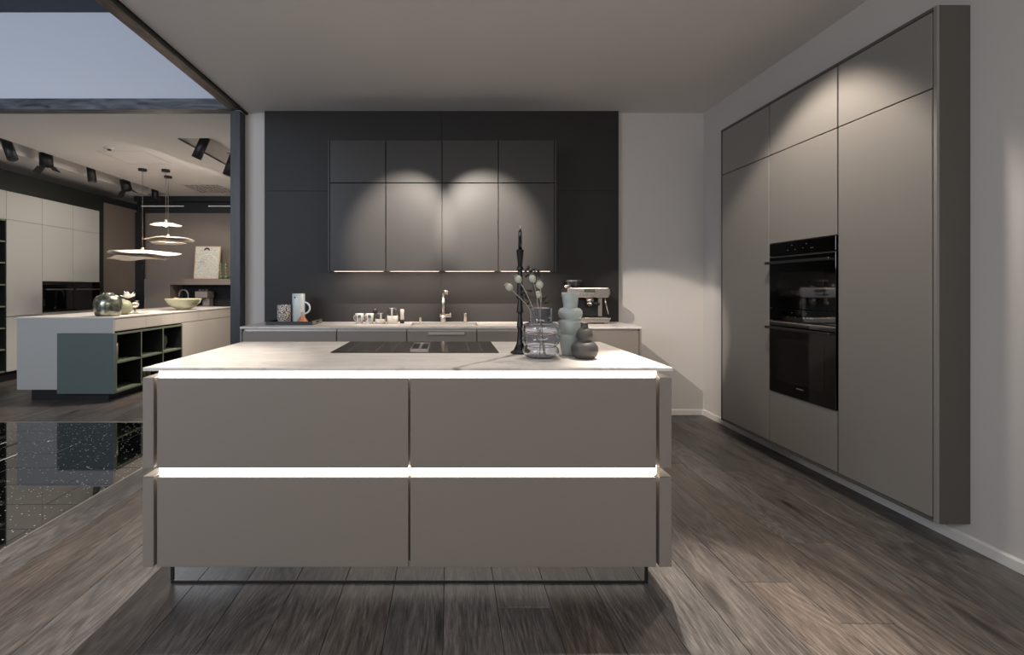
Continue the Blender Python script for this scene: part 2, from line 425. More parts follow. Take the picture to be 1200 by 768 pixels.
# black granite tiles of the hall, laid in shifted rows
tile_me = {}
rows = []; y = 4.40
joint = {0: -3.10, 1: -3.23, 2: -2.95, 3: -2.61, 4: -2.41, 5: -2.90, 6: -2.55, 7: -2.75, 8: -2.4}
for r in range(18):
    y0 = y - 0.279; xs = joint.get(r, -2.35 - 0.21 * (r % 3))
    xs = xs + 0.6 * math.floor((-2.113 - xs) / 0.6)
    xb = -2.113; x = xs
    while xb > -5.4:
        x0 = max(x, -5.6)
        cx, cy = (x0 + xb) / 2, (y0 + y) / 2
        hw = (xb - x0) / 2 - 0.0012
        key = round(hw, 4)
        if key not in tile_me:
            mb = MB().box(-hw, hw, -0.1383, 0.1383, -0.0029, -0.001, 0.0012)
            me = bpy.data.meshes.new('granite_tile'); mb.bm.to_mesh(me); mb.bm.free(); me.materials.append(M['granite']); tile_me[key] = me
        o = bpy.data.objects.new('granite_tile', tile_me[key]); C.objects.link(o); o.parent = floor; o.location = (cx, cy, 0)
        xb = x; x -= 0.6
    y = y0
build('edge_strip', B(-2.113, -2.10, -0.9, 4.41, -0.01, 0.001), 'alu', floor)
build('edge_strip', B(-6.4, -2.113, 4.40, 4.41, -0.01, 0.001), 'alu', floor)

struct('wall_back', B(XL, XR + 0.1, YB, YB + 0.12, 0, 3.05), 'wall')
wb = bpy.data.objects['wall_back']
for (x0, x1) in ((-1.775, -0.0685), (-0.0665, 1.635)):
    build('wall_panel', B(x0, x1, 4.60, YB - 0.001, 0.9, 2.1695, 0.0012), 'anth_wall', wb)
    build('wall_panel', B(x0, x1, 4.60, YB - 0.001, 2.1725, ZC - 0.008, 0.0012), 'anth_wall', wb)
build('shadow_gap', B(-1.775, 1.635, 4.603, YB - 0.0005, 0.9, ZC - 0.002), 'black', wb)
struct('wall_right', B(XR, XR + 0.12, -1.6, YB, 0, 3.05), 'wall_grey')
struct('ceiling', B(-1.957, XR + 0.1, -1.6, YB + 0.1, ZC, ZC + 0.1), 'ceil')
struct('shadow_gap_strip', B(XL, -1.9575, -1.6, YB, 2.924, 3.05), 'black')  # solid black strip in place of the shaded gap beside the ceiling
# skirting: boards with a small chamfer at the top
struct('baseboard_right', MB().prism([(XR, 0.0), (XR - 0.016, 0.0), (XR - 0.016, 0.047), (XR - 0.008, 0.056), (XR, 0.056)], 'y', -1.0, YB - 0.016).box(0, 0.0001, 0, 0.0001, -0.2, -0.1999) if False else MB().prism([(XR - 0.0005, 0.001), (XR - 0.016, 0.001), (XR - 0.016, 0.047), (XR - 0.008, 0.056), (XR - 0.0005, 0.056)], 'y', -1.0, YB - 0.017), 'skirting')
struct('baseboard_back', MB().prism([(YB - 0.0005, 0.001), (YB - 0.016, 0.001), (YB - 0.016, 0.047), (YB - 0.008, 0.056), (YB - 0.0005, 0.056)], 'x', 1.64, XR - 0.001), 'skirting')
# hall at the left: timber frame, bulkhead wall, dark roof
beam = build('timber_beam', B(-2.077, XL, -1.6, 4.538, 2.922, 3.05, 0.003), 'beam_side')
tag(beam, 'dark timber beam running overhead from the camera along the kitchen ceiling edge', 'beam')
bx = build('timber_beam', B(-7.0, -2.078, 4.54, 4.655, 2.934, 3.04, 0.004), 'beam_x')
tag(bx, 'dark timber beam, tinted for blue daylight, crossing below the pale hall wall at upper left', 'beam')
po = build('timber_post', B(-2.077, XL - 0.0005, 4.54, 4.655, 0.001, 2.9215, 0.003), 'beam_z')
tag(po, 'dark timber post, tinted for blue daylight, standing between the two kitchens', 'post')
struct('wall_hall', B(-7.5, -2.0, 4.60, 4.655, 3.041, 3.89), 'upper')
struct('ceiling_hall', B(-7.5, -1.9, -1.6, 4.9, 3.89, 3.99), 'ceil_dark')
struct('wall_hall_side', B(-2.06, -1.99, -1.6, 4.59, 3.051, 3.89), 'upper')
# left room shell with two lamp trenches in its ceiling
ZL = 2.934
cl = MB()
cl.box(-6.45, -5.48, 4.66, 9.05, ZL, ZL + 0.02); cl.box(-5.07, -3.08, 4.66, 9.05, ZL, ZL + 0.02); cl.box(-2.66, -1.99, 4.66, 9.05, ZL, ZL + 0.02)
cl.box(-5.48, -5.07, 8.7, 9.05, ZL, ZL + 0.02); cl.box(-3.08, -2.66, 4.66, 5.41, ZL, ZL + 0.02); cl.box(-3.08, -2.66, 8.5, 9.05, ZL, ZL + 0.02)
for (x0, x1, y0, y1) in ((-5.48, -5.07, 4.66, 8.7), (-3.08, -2.66, 5.41, 8.5)):
    cl.box(x0 - 0.02, x0, y0, y1, ZL + 0.001, ZL + 0.25); cl.box(x1, x1 + 0.02, y0, y1, ZL + 0.001, ZL + 0.25)
    cl.box(x0, x1, y0 - 0.02, y0, ZL + 0.001, ZL + 0.25); cl.box(x0, x1, y1, y1 + 0.02, ZL + 0.001, ZL + 0.25)
    cl.box(x0, x1, y0, y1, ZL + 0.24, ZL + 0.26)
struct('ceiling_left_room', cl, 'ceil')
struct('wall_left', B(-6.55, -6.41, 4.2, 9.1, 0, 3.2), 'wall')
wbl = struct('wall_back_left_room', B(-6.4, -1.99, 9.0, 9.1, 0, 3.2), 'back_taupe')
build('wall_band', B(-5.84, -1.99, 8.95, 8.999, 2.65, ZL - 0.001), 'black_metal', wbl)
build('wall_band', B(-5.80, -1.99, 8.80, 8.85, 2.84, ZL - 0.001), 'black_metal', wbl)
build('upright', B(-5.845, -5.69, 8.90, 8.9485, 0, 2.65), 'black_metal', wbl)
for x0, x1 in ((-5.75, -4.96), (-4.50, -3.9)):
    tag(build('light_line', B(x0, x1, 8.935, 8.949, 2.765, 2.778), 'led_dim', wbl), 'thin lit line in the dark band')
wsl = struct('wall_side_left_room', B(-6.0, -5.845, 8.06, 8.94, 0, 2.69), 'back_taupe')
build('wall_band', B(-6.0, -5.83, 8.06, 8.94, 2.691, 2.80), 'black_metal', wsl)
struct('wall_hidden_left_room', B(-2.10, -1.99, 4.78, 9.0, 0, ZL), 'wall')

# ------------------------------------------------------------ main island
isl = thing('kitchen_island', 'taupe handleless kitchen island with glowing grip channels on a mirrored plinth', 'kitchen island', (-0.165, 2.35, 0))
Y0, Y1 = 1.892, 2.80
IX0, IX1 = -1.213, 0.882
build('carcass', B(-1.165, 0.834, Y0 + 0.036, Y1 - 0.03, 0.135, 0.904), 'taupe', isl)
for (z0, z1) in ((0.5212, 0.8776), (0.1293, 0.484)):
    for (x0, x1) in ((-1.156, -0.1605), (-0.1525, 0.821)):
        build('drawer_front', B(x0, x1, Y0, Y0 + 0.02, z0, z1, 0.0015), 'taupe', isl)
    build('side_panel', B(IX0, -1.169, Y0, Y1, z0, z1, 0.0015), 'taupe_side', isl)
    build('side_panel', B(0.8345, IX1, Y0, Y1, z0, z1, 0.0015), 'taupe_side', isl)
    build('rear_panel', B(-1.165, 0.832, Y1 - 0.025, Y1 - 0.004, z0, z1, 0.0015), 'taupe', isl)
for z0, z1 in ((0.879, 0.9035), (0.487, 0.5185)):
    o = build('led_strip', B(-1.163, 0.829, Y0 + 0.024, Y0 + 0.035, z0 - 0.003, z1, 0.001), 'led', isl)
    tag(o, 'glowing white light channel')
    for xa_, xc_ in ((-1.172, -1.166), (0.8355, 0.8415)):
        tag(build('led_strip', B(xa_, xc_, Y0 + 0.045, Y1 - 0.05, z0 + 0.004, z1 - 0.001), 'led', isl), 'glowing side light channel')
    for xa_, xc_ in ((IX0 + 0.002, -1.1665), (0.8362, IX1 - 0.002)):
        tag(build('grip_profile', B(xa_, xc_, Y0 + 0.002, Y1 - 0.002, z0 - 0.0012, z0 + 0.0015), 'alu', isl), 'pale metal channel floor')
pl = build('plinth', B(-1.150, 0.820, 2.0, 2.72, 0.0085, 0.134), 'mirror', isl)
tag(pl, 'mirror-polished plinth')
tag(build('base_seal', B(-1.162, 0.832, 1.996, 2.72, 0.0005, 0.008), 'black', isl), 'black seal strip')
build('plinth_post', B(-1.162, -1.1505, 1.995, 2.72, 0.0125, 0.134), 'black_metal', isl)
build('plinth_post', B(0.8205, 0.832, 1.995, 2.72, 0.0125, 0.134), 'black_metal', isl)
wt = build('worktop', B(-1.211, 0.886, 1.890, 2.808, 0.906, 0.920, 0.0012), 'marble', origin=(-0.16, 2.35, 0.906))
tag(wt, 'white veined marble worktop of the taupe island in front', 'worktop')
# hob with downdraft extractor
hx0, hx1, hy0, hy1 = -0.574, 0.243, 2.315, 2.775; hz = 0.9205
hob = thing('induction_hob', 'dark glass hob with a centre extractor set in the marble island worktop', 'hob', (-0.165, 2.55, 0.9205))
build('glass_plate', B(hx0, hx1, hy0, hy1, hz, hz + 0.004, 0.001), 'hob', hob)
for x in (-0.50, -0.36, -0.30 + 0.02, 0.10, 0.165):
    tag(build('zone_marking', B(x - 0.0005, x + 0.0005, hy0 + 0.04, hy1 - 0.03, hz + 0.0041, hz + 0.0044), 'grey_line', hob), 'fine grey zone line')
ex = build('extractor_frame', MB().box(-0.192, -0.187, 2.37, 2.66, hz + 0.004, hz + 0.012).box(-0.107, -0.102, 2.37, 2.66, hz + 0.004, hz + 0.012)
      .box(-0.187, -0.107, 2.377, 2.385, hz + 0.004, hz + 0.012).box(-0.187, -0.107, 2.645, 2.66, hz + 0.004, hz + 0.012).box(-0.154, -0.140, 2.385, 2.645, hz + 0.004, hz + 0.010), 'steel', hob)
build('grille', B(-0.187, -0.157, 2.385, 2.645, hz + 0.0041, hz + 0.006), 'black', ex)
build('grille', B(-0.137, -0.107, 2.385, 2.645, hz + 0.0041, hz + 0.006), 'black', ex)

# ------------------------------------------------------------ back run: base cabinets, worktop, sink
YC = 4.007; XB = [-1.738, -0.945, -0.354, 0.236, 0.823, 1.602]
bl = ['widest base cabinet at the left end of the back run', 'base cabinet below the patterned cups on the back worktop', 'sink base cabinet with a pull bar on its front',
      'base cabinet right of the sink cabinet on the back wall', 'base cabinet under the espresso machine at the right end']
for i in range(5):
    x0, x1 = XB[i], XB[i + 1]
    c = thing('base_cabinet', bl[i], 'base cabinet', ((x0 + x1) / 2, 4.3, 0), 'taupe base cabinets on the back wall')
    build('carcass', B(x0 + 0.0005, x1 - 0.0005, YC + 0.045, 4.59, 0.10, 0.892), 'taupe', c)
    build('front', B(x0 + 0.004, x1 - 0.004, YC + 0.012, YC + 0.032, 0.115, 0.8725, 0.0012), 'taupe', c)
    tag(build('grip_channel', B(x0 + 0.004, x1 - 0.004, YC + 0.033, YC + 0.044, 0.84, 0.892), 'alu', c), 'pale recessed grip channel')
    build('plinth', B(x0 + 0.001, x1 - 0.001, 4.09, 4.12, 0.001, 0.099), 'black_metal', c)
    if i == 2:
        tag(build('pull_bar', B(-0.175, 0.135, YC - 0.006, YC + 0.012, 0.842, 0.868, 0.003), 'alu', c), 'pale metal pull bar')
for x0, x1, lb in ((-1.753, -1.7385, 'slim side panel closing the left end of the back run'), (1.6025, 1.617, 'slim side panel closing the right end of the back run')):
    tag(build('end_panel', B(x0, x1, YC + 0.004, 4.59, 0.001, 0.8935, 0.001), 'taupe_side', origin=(x0, 4.3, 0.001)), lb, 'end panel')
sx0, sx1, sy0, sy1 = -0.335, 0.255, 4.14, 4.47
bw = MB().box(-1.753, sx0, YC, 4.599, 0.894, 0.912, 0.001).box(sx1, 1.617, YC, 4.599, 0.894, 0.912, 0.001)
bw.box(sx0 - 0.002, sx1 + 0.002, YC, sy0, 0.894, 0.912, 0.001).box(sx0 - 0.002, sx1 + 0.002, sy1, 4.599, 0.894, 0.912, 0.001)
tag(build('worktop', bw, 'marble', origin=(0, 4.3, 0.894)), 'long white marble worktop against the dark back wall', 'worktop')
sk = thing('sink', 'stainless steel sink let into the back worktop', 'sink', (-0.04, 4.3, 0.893))
a = 0.001
build('basin', MB().box(sx0 + a, sx1 - a, sy0 + a, sy0 + 0.008, 0.893, 0.9135).box(sx0 + a, sx1 - a, sy1 - 0.008, sy1 - a, 0.893, 0.9135)
      .box(sx0 + a, sx0 + 0.009, sy0 + 0.008, sy1 - 0.008, 0.893, 0.9135).box(sx1 - 0.009, sx1 - a, sy0 + 0.008, sy1 - 0.008, 0.893, 0.9135).box(sx0 + 0.009, sx1 - 0.009, sy0 + 0.008, sy1 - 0.008, 0.893, 0.895), 'steel', sk)
build('drain', MB().lathe([(0, 0.8951), (0.035, 0.8951), (0.04, 0.897), (0.03, 0.899), (0, 0.898)], (-0.04, 4.31, 0), 24), 'chrome', sk)
# tap
t = thing('tap', 'tall brushed steel tap behind the sink on the back worktop', 'tap', (-0.053, 4.53, 0.912))
tx, ty = -0.053, 4.53
build('base', MB().lathe([(0, 0.912), (0.024, 0.912), (0.024, 0.985), (0, 0.985)], (tx, ty, 0), 24), 'steel', t)
lv = build('mixer', MB().cyl((tx - 0.035, ty, 0.975), (tx + 0.075, ty, 0.975), 0.017), 'steel', t)
build('lever', MB().cyl((tx + 0.066, ty, 0.99), (tx + 0.066, ty - 0.05, 1.0), 0.005), 'steel', lv)
build('column', MB().cyl((tx, ty, 0.985), (tx, ty, 1.185), 0.013), 'steel', t)
sp = [(tx, ty, 1.185), (tx, ty - 0.004, 1.197), (tx + 0.004, ty - 0.016, 1.203), (tx + 0.03, ty - 0.22, 1.205)]
build('spout', MB().tube(sp, 0.0125, 16).cyl((tx + 0.03, ty - 0.215, 1.212), (tx + 0.03, ty - 0.215, 1.178), 0.015), 'steel', t)
tag(build('waste_control', MB().lathe([(0, 0.912), (0.011, 0.912), (0.011, 0.95), (0.009, 0.958), (0, 0.958)], (-0.27, 4.53, 0), 20), 'steel', origin=(-0.27, 4.53, 0.912)), 'short round steel control knob left of the tap', 'knob')
sd = thing('soap_dispenser', 'slim steel soap dispenser right of the tap', 'dispenser', (0.155, 4.53, 0.912))
build('body', MB().lathe([(0, 0.912), (0.014, 0.912), (0.014, 0.985), (0.012, 0.998), (0, 0.998)], (0.155, 4.53, 0), 20), 'steel', sd)
build('nozzle', MB().cyl((0.155, 4.53, 0.992), (0.155, 4.47, 0.99), 0.005), 'steel', sd)

# ------------------------------------------------------------ wall cabinets
ul = ['leftmost of the four anthracite wall cabinets', 'second anthracite wall cabinet from the left, lit by a spotlight', 'third anthracite wall cabinet from the left, brightest in the spotlight', 'rightmost of the four anthracite wall cabinets']
YU = 4.25
for i in range(4):
    x0 = -1.062 + i * 0.50075; x1 = x0 + 0.50075; cx = (x0 + x1) / 2
    c = thing('wall_cabinet', ul[i], 'wall cabinet', (cx, 4.4, 1.386), 'anthracite wall cabinets over the back worktop')
    build('carcass', B(x0 + 0.0005, x1 - 0.0005, YU + 0.025, 4.599, 1.392, 2.554), 'anth', c)
    build('door', B(x0 + 0.0035, x1 - 0.0035, YU, YU + 0.02, 1.386, 2.1685, 0.0015), 'anth', c)
    build('upper_door', B(x0 + 0.0035, x1 - 0.0035, YU, YU + 0.02, 2.1755, 2.550, 0.0015), 'anth', c)
    tag(build('led_strip', B(x0 + 0.03, x1 - 0.03, YU + 0.05, YU + 0.075, 1.386, 1.3915), 'led_cab', c), 'lit strip under the cabinet')
    ul_ = bpy.data.lights.new('cabinet_light', 'AREA'); ul_.shape = 'RECTANGLE'; ul_.size = 0.44; ul_.size_y = 0.02; ul_.energy = 2.8; ul_.color = (1, 0.86, 0.74)
    uo = bpy.data.objects.new('cabinet_light', ul_); C.objects.link(uo); uo.location = (cx, YU + 0.07, 1.380); uo.rotation_euler = (R(20), 0, 0)
for x0, x1, lb in ((-1.077, -1.0625, 'thin dark panel on the left side of the wall cabinets'), (0.9415, 0.956, 'thin dark panel on the right side of the wall cabinets')):
    tag(build('cabinet_side_panel', B(x0, x1, YU - 0.002, 4.599, 1.380, 2.556, 0.001), 'anth', origin=(x0, 4.4, 1.38)), lb, 'side panel')

# ------------------------------------------------------------ tall cabinets on the right wall
XF = 2.324; YE = [2.293, 2.857, 3.466, 4.066]
ZT, ZS, Zb = 2.566, 2.195, 0.128
tl = ['widest tall cabinet nearest the camera on the right wall', 'tall oven cabinet in the middle of the right wall', 'tall cabinet at the far end of the right wall']
def door(name, c, y0, y1, z0, z1): return build(name, B(XF, XF + 0.02, y0 + 0.006, y1 - 0.006, z0 + 0.003, z1 - 0.003, 0.0015), 'tall', c)
for i in range(3):
    y0, y1 = YE[i], YE[i + 1]
    c = thing('tall_cabinet', tl[i], 'tall cabinet', (2.42, (y0 + y1) / 2, 0.121), 'tall grey cabinets on the right wall')
    cb = MB()
    if i == 1:
        cb.box(XF + 0.024, XR - 0.001, y0 + 0.0005, y1 - 0.0005, Zb, 0.497).box(XF + 0.024, XR - 0.001, y0 + 0.0005, y1 - 0.0005, 1.553, ZT).box(XR - 0.02, XR - 0.001, y0 + 0.0005, y1 - 0.0005, 0.497, 1.553)
        cb.box(XF + 0.024, XR - 0.02, y0 + 0.0005, y0 + 0.004, 0.497, 1.553).box(XF + 0.024, XR - 0.02, y1 - 0.004, y1 - 0.0005, 0.497, 1.553)
    else: cb.box(XF + 0.024, XR - 0.001, y0 + 0.0005, y1 - 0.0005, Zb, ZT)
    build('carcass', cb, 'tall_side', c)
    door('top_door', c, y0, y1, ZS, ZT)
    if i == 1: door('door', c, y0, y1, 1.553, ZS); door('drawer_front', c, y0, y1, Zb, 0.497)
    else: door('door', c, y0, y1, Zb, ZS)
    build('grip_profile', B(XF + 0.021, XF + 0.0238, y0 + 0.0008, y1 - 0.0008, Zb, ZT if i != 1 else 0.49), 'alu' if i else 'black_metal', c)
surround = thing('cabinet_surround', 'dark grey frame panels around the tall cabinets on the right wall', 'panel', (2.4, 3.2, 0.121))
tag(build('side_panel', B(XF + 0.012, XR - 0.001, 2.275, 2.2925, 0.1105, 2.584, 0.001), 'tall_side', surround), 'dark end panel facing the camera')
build('front_edge', B(XF, XF + 0.0118, 2.275, 2.2925, 0.1105, 2.584, 0.001), 'tall', surround)
build('side_panel', B(XF, XR - 0.001, 4.0665, 4.082, 0.1105, 2.584, 0.001), 'tall_side', surround)
build('top_panel', B(XF, XR - 0.001, 2.293, 4.066, 2.5665, 2.584, 0.001), 'tall_side', surround)
build('bottom_panel', B(XF, XR - 0.001, 2.293, 4.066, 0.1105, 0.1275, 0.001), 'tall_side', surround)

def oven(name, label, z0, z1, zp, cat, steam):
    y0, y1 = 2.866, 3.457; yc = (y0 + y1) / 2
    o = thing(name, label, cat, (2.4, yc, z0))
    build('body', B(XF + 0.022, XR - 0.022, y0 + 0.004, y1 - 0.004, z0 + 0.002, z1 - 0.002), 'black_metal', o)
    cp = build('control_panel', B(XF - 0.004, XF + 0.0215, y0, y1, zp + 0.003, z1 - 0.002, 0.0015), 'black_glass', o)
    for dy, dz in ((-0.11, 0.03), (-0.04, 0.03), (0.03, 0.034), (0.10, 0.03), (0.115, 0.03), (-0.07, 0.06), (0.06, 0.06)):
        tag(build('control_symbol', B(XF - 0.0046, XF - 0.0041, yc - dy - 0.003, yc - dy + 0.003, zp + dz, zp + dz + 0.005), 'grey_line', cp), 'small grey touch symbol')
    d = build('door', B(XF - 0.004, XF + 0.0215, y0, y1, z0 + 0.002, zp - 0.003, 0.0015), 'black_glass', o)
    tag(build('trim_strip', B(XF - 0.007, XF - 0.0042, y0, y1, zp - 0.0115, zp - 0.004), 'steel', d), 'thin steel strip')
    tag(build('inner_window', B(XF - 0.0048, XF - 0.0042, y0 + 0.09, y1 - 0.09, z0 + 0.09, zp - 0.12), 'hob_window', d), 'slightly lighter window')
    hb = MB().box(XF - 0.046, XF - 0.034, y0 + 0.004, y1 - 0.004, zp - 0.058, zp - 0.040, 0.003)
    hb.box(XF - 0.036, XF - 0.0042, y0 + 0.006, y0 + 0.02, zp - 0.056, zp - 0.042).box(XF - 0.036, XF - 0.0042, y1 - 0.02, y1 - 0.006, zp - 0.056, zp - 0.042)
    build('handle', hb, 'black_metal', d)
    return o, d
M['hob_window'] = mat('oven_window_glass', srgb(22, 21, 20), 0.05, var=0.0)
oven('compact_oven', 'black built-in compact oven, upper one in the right wall cabinet', 1.092, 1.553, 1.462, 'oven', True)
o2, d2 = oven('oven', 'large black built-in oven, lower one in the right wall cabinet', 0.497, 1.0915, 1.006, 'oven', False)
lg = MB()
for k in range(7): lg.box(XF - 0.0046, XF - 0.0041, 3.19 - k * 0.009 - 0.006, 3.19 - k * 0.009, 0.56, 0.568)
tag(build('maker_mark', lg, 'grey_line', d2), 'tiny grey lettering')

# ------------------------------------------------------------ things on the back worktop
ZW = 0.9125
tr = thing('tray', 'black rectangular serving tray at the left end of the back worktop', 'tray', (-1.40, 4.33, ZW))
trb = MB().box(-1.60, -1.19, 4.18, 4.48, ZW, ZW + 0.006)
trb.box(-1.60, -1.19, 4.18, 4.188, ZW + 0.006, ZW + 0.03, 0.001).box(-1.60, -1.19, 4.472, 4.48, ZW + 0.006, ZW + 0.03, 0.001).box(-1.60, -1.592, 4.188, 4.472, ZW + 0.006, ZW + 0.03)
build('tray_body', trb, 'black_metal', tr)
build('tray_handle', MB().box(-1.198, -1.186, 4.18, 4.27, ZW + 0.006, ZW + 0.034, 0.002).box(-1.198, -1.186, 4.39, 4.48, ZW + 0.006, ZW + 0.034, 0.002).box(-1.198, -1.186, 4.27, 4.39, ZW + 0.026, ZW + 0.034, 0.002).box(-1.198, -1.186, 4.27, 4.39, ZW + 0.006, ZW + 0.012, 0.001), 'silver_p', tr)
ZT0 = ZW + 0.0065
# textured canister
cn = thing('canister', 'white canister with dark mottled texture on the black tray', 'canister', (-1.487, 4.31, ZT0))
pf = [(0, 0), (0.054, 0), (0.058, 0.004), (0.058, 0.158), (0.054, 0.166), (0.048, 0.168), (0.048, 0.01), (0, 0.01)]
build('body', MB().lathe([(r, ZT0 + z) for r, z in pf], (-1.487, 4.31, 0), 36), 'blotch', cn)
# tall jug
jg = thing('vacuum_jug', 'tall pale celadon jug with ring handle and black dot on the black tray', 'jug', (-1.375, 4.375, ZT0))
jx, jy = -1.375, 4.375
build('body', MB().lathe([(0, ZT0), (0.054, ZT0), (0.057, ZT0 + 0.004), (0.057, ZT0 + 0.262), (0.053, ZT0 + 0.268), (0, ZT0 + 0.268)], (jx, jy, 0), 36), 'jug', jg)
build('handle', MB().tube([(jx + 0.05 + 0.052 * math.sin(a), jy, ZT0 + 0.135 + 0.052 * math.cos(a)) for a in [R(-15 + 210 * k / 20) for k in range(21)]], 0.008, 12), 'jug', jg)
tag(build('button', MB().cyl((jx - 0.017, jy - 0.05, ZT0 + 0.232), (jx - 0.0175, jy - 0.0575, ZT0 + 0.232), 0.007), 'black', jg), 'black dot')
bt = thing('bottle', 'small salmon conical bottle in front of the tall jug on the tray', 'bottle', (-1.30, 4.245, ZT0))
build('body', MB().lathe([(0, ZT0), (0.05, ZT0), (0.053, ZT0 + 0.006), (0.048, ZT0 + 0.02), (0.022, ZT0 + 0.06), (0.016, ZT0 + 0.067), (0, ZT0 + 0.067)], (-1.30, 4.245, 0), 32), 'copper', bt)
tag(build('neck', MB().lathe([(0.0165, ZT0 + 0.062), (0.0165, ZT0 + 0.07), (0.014, ZT0 + 0.1), (0.0155, ZT0 + 0.104), (0, ZT0 + 0.104)], (-1.30, 4.245, 0), 24), 'cork', bt), 'pale beige neck')
# two cups
for k, (x, lb) in enumerate(((-0.815, 'left one of the two patterned porcelain cups on the back worktop'), (-0.724, 'right one of the two patterned porcelain cups, beside a glass jar'))):
    y = 4.36; c = thing('cup', lb, 'cup', (x, y, ZW), 'patterned cups on the back worktop')
    build('body', MB().lathe([(0, ZW), (0.030, ZW), (0.032, ZW + 0.004), (0.039, ZW + 0.092), (0.036, ZW + 0.092), (0.030, ZW + 0.008), (0, ZW + 0.008)], (x, y, 0), 32), 'cup', c)
    build('handle', MB().tube([(x - 0.034 - 0.018 * math.sin(a), y, ZW + 0.052 + 0.024 * math.cos(a)) for a in [R(10 + 160 * j / 10) for j in range(11)]], 0.004, 8), 'cup', c)
    tag(build('flower_print', MB().lathe([(0.0365 + 0.0015, ZW + 0.06), (0.0395, ZW + 0.088)], (x, y, 0), 32), 'cup_print', c), 'blue-grey printed motif') if False else None
    # printed motif: thin curved patch on the side that faces the room
    def patch(a0, a1, z0, z1, m_, nm):
        mb = MB(); n_ = 6; vs = []
        for q in range(n_ + 1):
            a = R(a0 + (a1 - a0) * q / n_)
            for z in (z0, z1):
                r = 0.0322 + (z - 0.004) / 0.088 * 0.007 + 0.0006
                vs.append(mb.bm.verts.new((x + r * math.cos(a), y + r * math.sin(a), ZW + z)))
        for q in range(n_): mb.bm.faces.new((vs[2 * q], vs[2 * q + 2], vs[2 * q + 3], vs[2 * q + 1]))
        return build(nm, mb, m_, c)
    tag(patch(-105, -60, 0.052, 0.078, 'cup_print', 'print'), 'blue-grey printed motif')
    tag(patch(-92, -84, 0.018, 0.052, 'cup_brown', 'print'), 'brown printed stroke')
    tag(patch(-70, -62, 0.022, 0.05, 'cup_brown', 'print'), 'brown printed stroke')
    tag(patch(-140, -122, 0.03, 0.075, 'cup_brown', 'print'), 'brown printed stroke')
# spoon/scoop behind the cups
sc_ = thing('spoon', 'dark blue-black spoon leaning behind the right patterned cup', 'spoon', (-0.70, 4.43, ZW))
build('stem', MB().tube([(-0.715, 4.43, ZW), (-0.69, 4.43, ZW + 0.09)], 0.005, 8), 'black_metal', sc_)
build('head', MB().ball((-0.685, 4.43, ZW + 0.112), 0.022, (1, 0.6, 1.1)), 'black_metal', sc_)
def jar(x, y, r, zb, ht, label, lid):
    j = thing('storage_jar', label, 'jar', (x, y, ZW), 'storage jars on the back worktop')
    build('base', MB().lathe([(0, ZW), (r - 0.004, ZW), (r, ZW + 0.008), (r, ZW + zb), (0, ZW + zb)], (x, y, 0), 32), 'cup', j)
    build('glass', MB().lathe([(0, ZW + zb + 0.0005), (r * 0.93, ZW + zb + 0.0005), (r * 0.93, ZW + ht - 0.012), (r * 0.78, ZW + ht), (0, ZW + ht)], (x, y, 0), 32), 'dim_glass', j)
    tag(build('clip', MB().box(x - 0.007 + lid, x + 0.007 + lid, y - r - 0.006, y - r * 0.93 - 0.0005, ZW + zb + 0.002, ZW + ht - 0.004, 0.002), 'cup', j), 'white clip')
jar(-0.625, 4.37, 0.048, 0.042, 0.10, 'low glass jar with white base between cups and the taller jar', 0.01)
jar(-0.515, 4.37, 0.050, 0.072, 0.145, 'taller glass jar with deep white base, left of the grinder', 0.0)
gr = thing('pepper_grinder', 'slim white grinder with dark foot right of the glass jars', 'grinder', (-0.427, 4.37, ZW))
build('foot', MB().lathe([(0, ZW), (0.02, ZW), (0.02, ZW + 0.03), (0.014, ZW + 0.034), (0, ZW + 0.034)], (-0.427, 4.37, 0), 24), 'black_metal', gr)
build('body', MB().lathe([(0.014, ZW + 0.0345), (0.018, ZW + 0.04), (0.015, ZW + 0.085), (0.019, ZW + 0.12), (0.016, ZW + 0.128), (0, ZW + 0.13)], (-0.427, 4.37, 0), 24), 'cup', gr)

# espresso machine
em = thing('espresso_machine', 'brushed steel espresso machine with bean hopper at the right of the back worktop', 'coffee machine', (1.27, 4.45, ZW))
ex0, ex1, ey0, ey1 = 1.105, 1.425, 4.36, 4.585
z = ZW
build('drip_tray', MB().prism([(ex0 - 0.01, z + 0.012), (ex1 + 0.015, z + 0.012), (ex1 + 0.035, z + 0.055), (ex0 - 0.01, z + 0.055)], 'y', ey0 - 0.06, ey1, 0.003), 'steel', em)
tag(build('drip_grid', B(ex0 + 0.02, ex1 - 0.01, ey0 - 0.05, ey0 + 0.09, z + 0.0555, z + 0.06), 'black_metal', em), 'dark slotted grid')
build('foot', B(ex0 + 0.02, ex1 - 0.02, ey0 - 0.03, ey1 - 0.02, z, z + 0.0115), 'black', em)
build('back_body', B(ex0, ex1 - 0.02, ey0 + 0.10, ey1, z + 0.0605, z + 0.235, 0.004), 'black_metal', em)
build('side_column', B(ex1 - 0.055, ex1 - 0.02, ey0 + 0.02, ey0 + 0.0995, z + 0.0605, z + 0.235, 0.004), 'steel', em)
hd = build('head', MB().prism([(ex0 - 0.03, z + 0.245), (ex0 - 0.02, z + 0.236), (ex1 + 0.02, z + 0.236), (ex1 + 0.035, z + 0.255), (ex1 + 0.04, z + 0.30), (ex1 + 0.025, z + 0.326), (ex0 - 0.02, z + 0.326), (ex0 - 0.03, z + 0.315)], 'y', ey0 - 0.03, ey1, 0.006), 'steel', em)
tag(build('display', B(1.225, 1.325, ey0 - 0.034, ey0 - 0.0305, z + 0.285, z + 0.315, 0.001), 'screen', hd), 'small dark display')
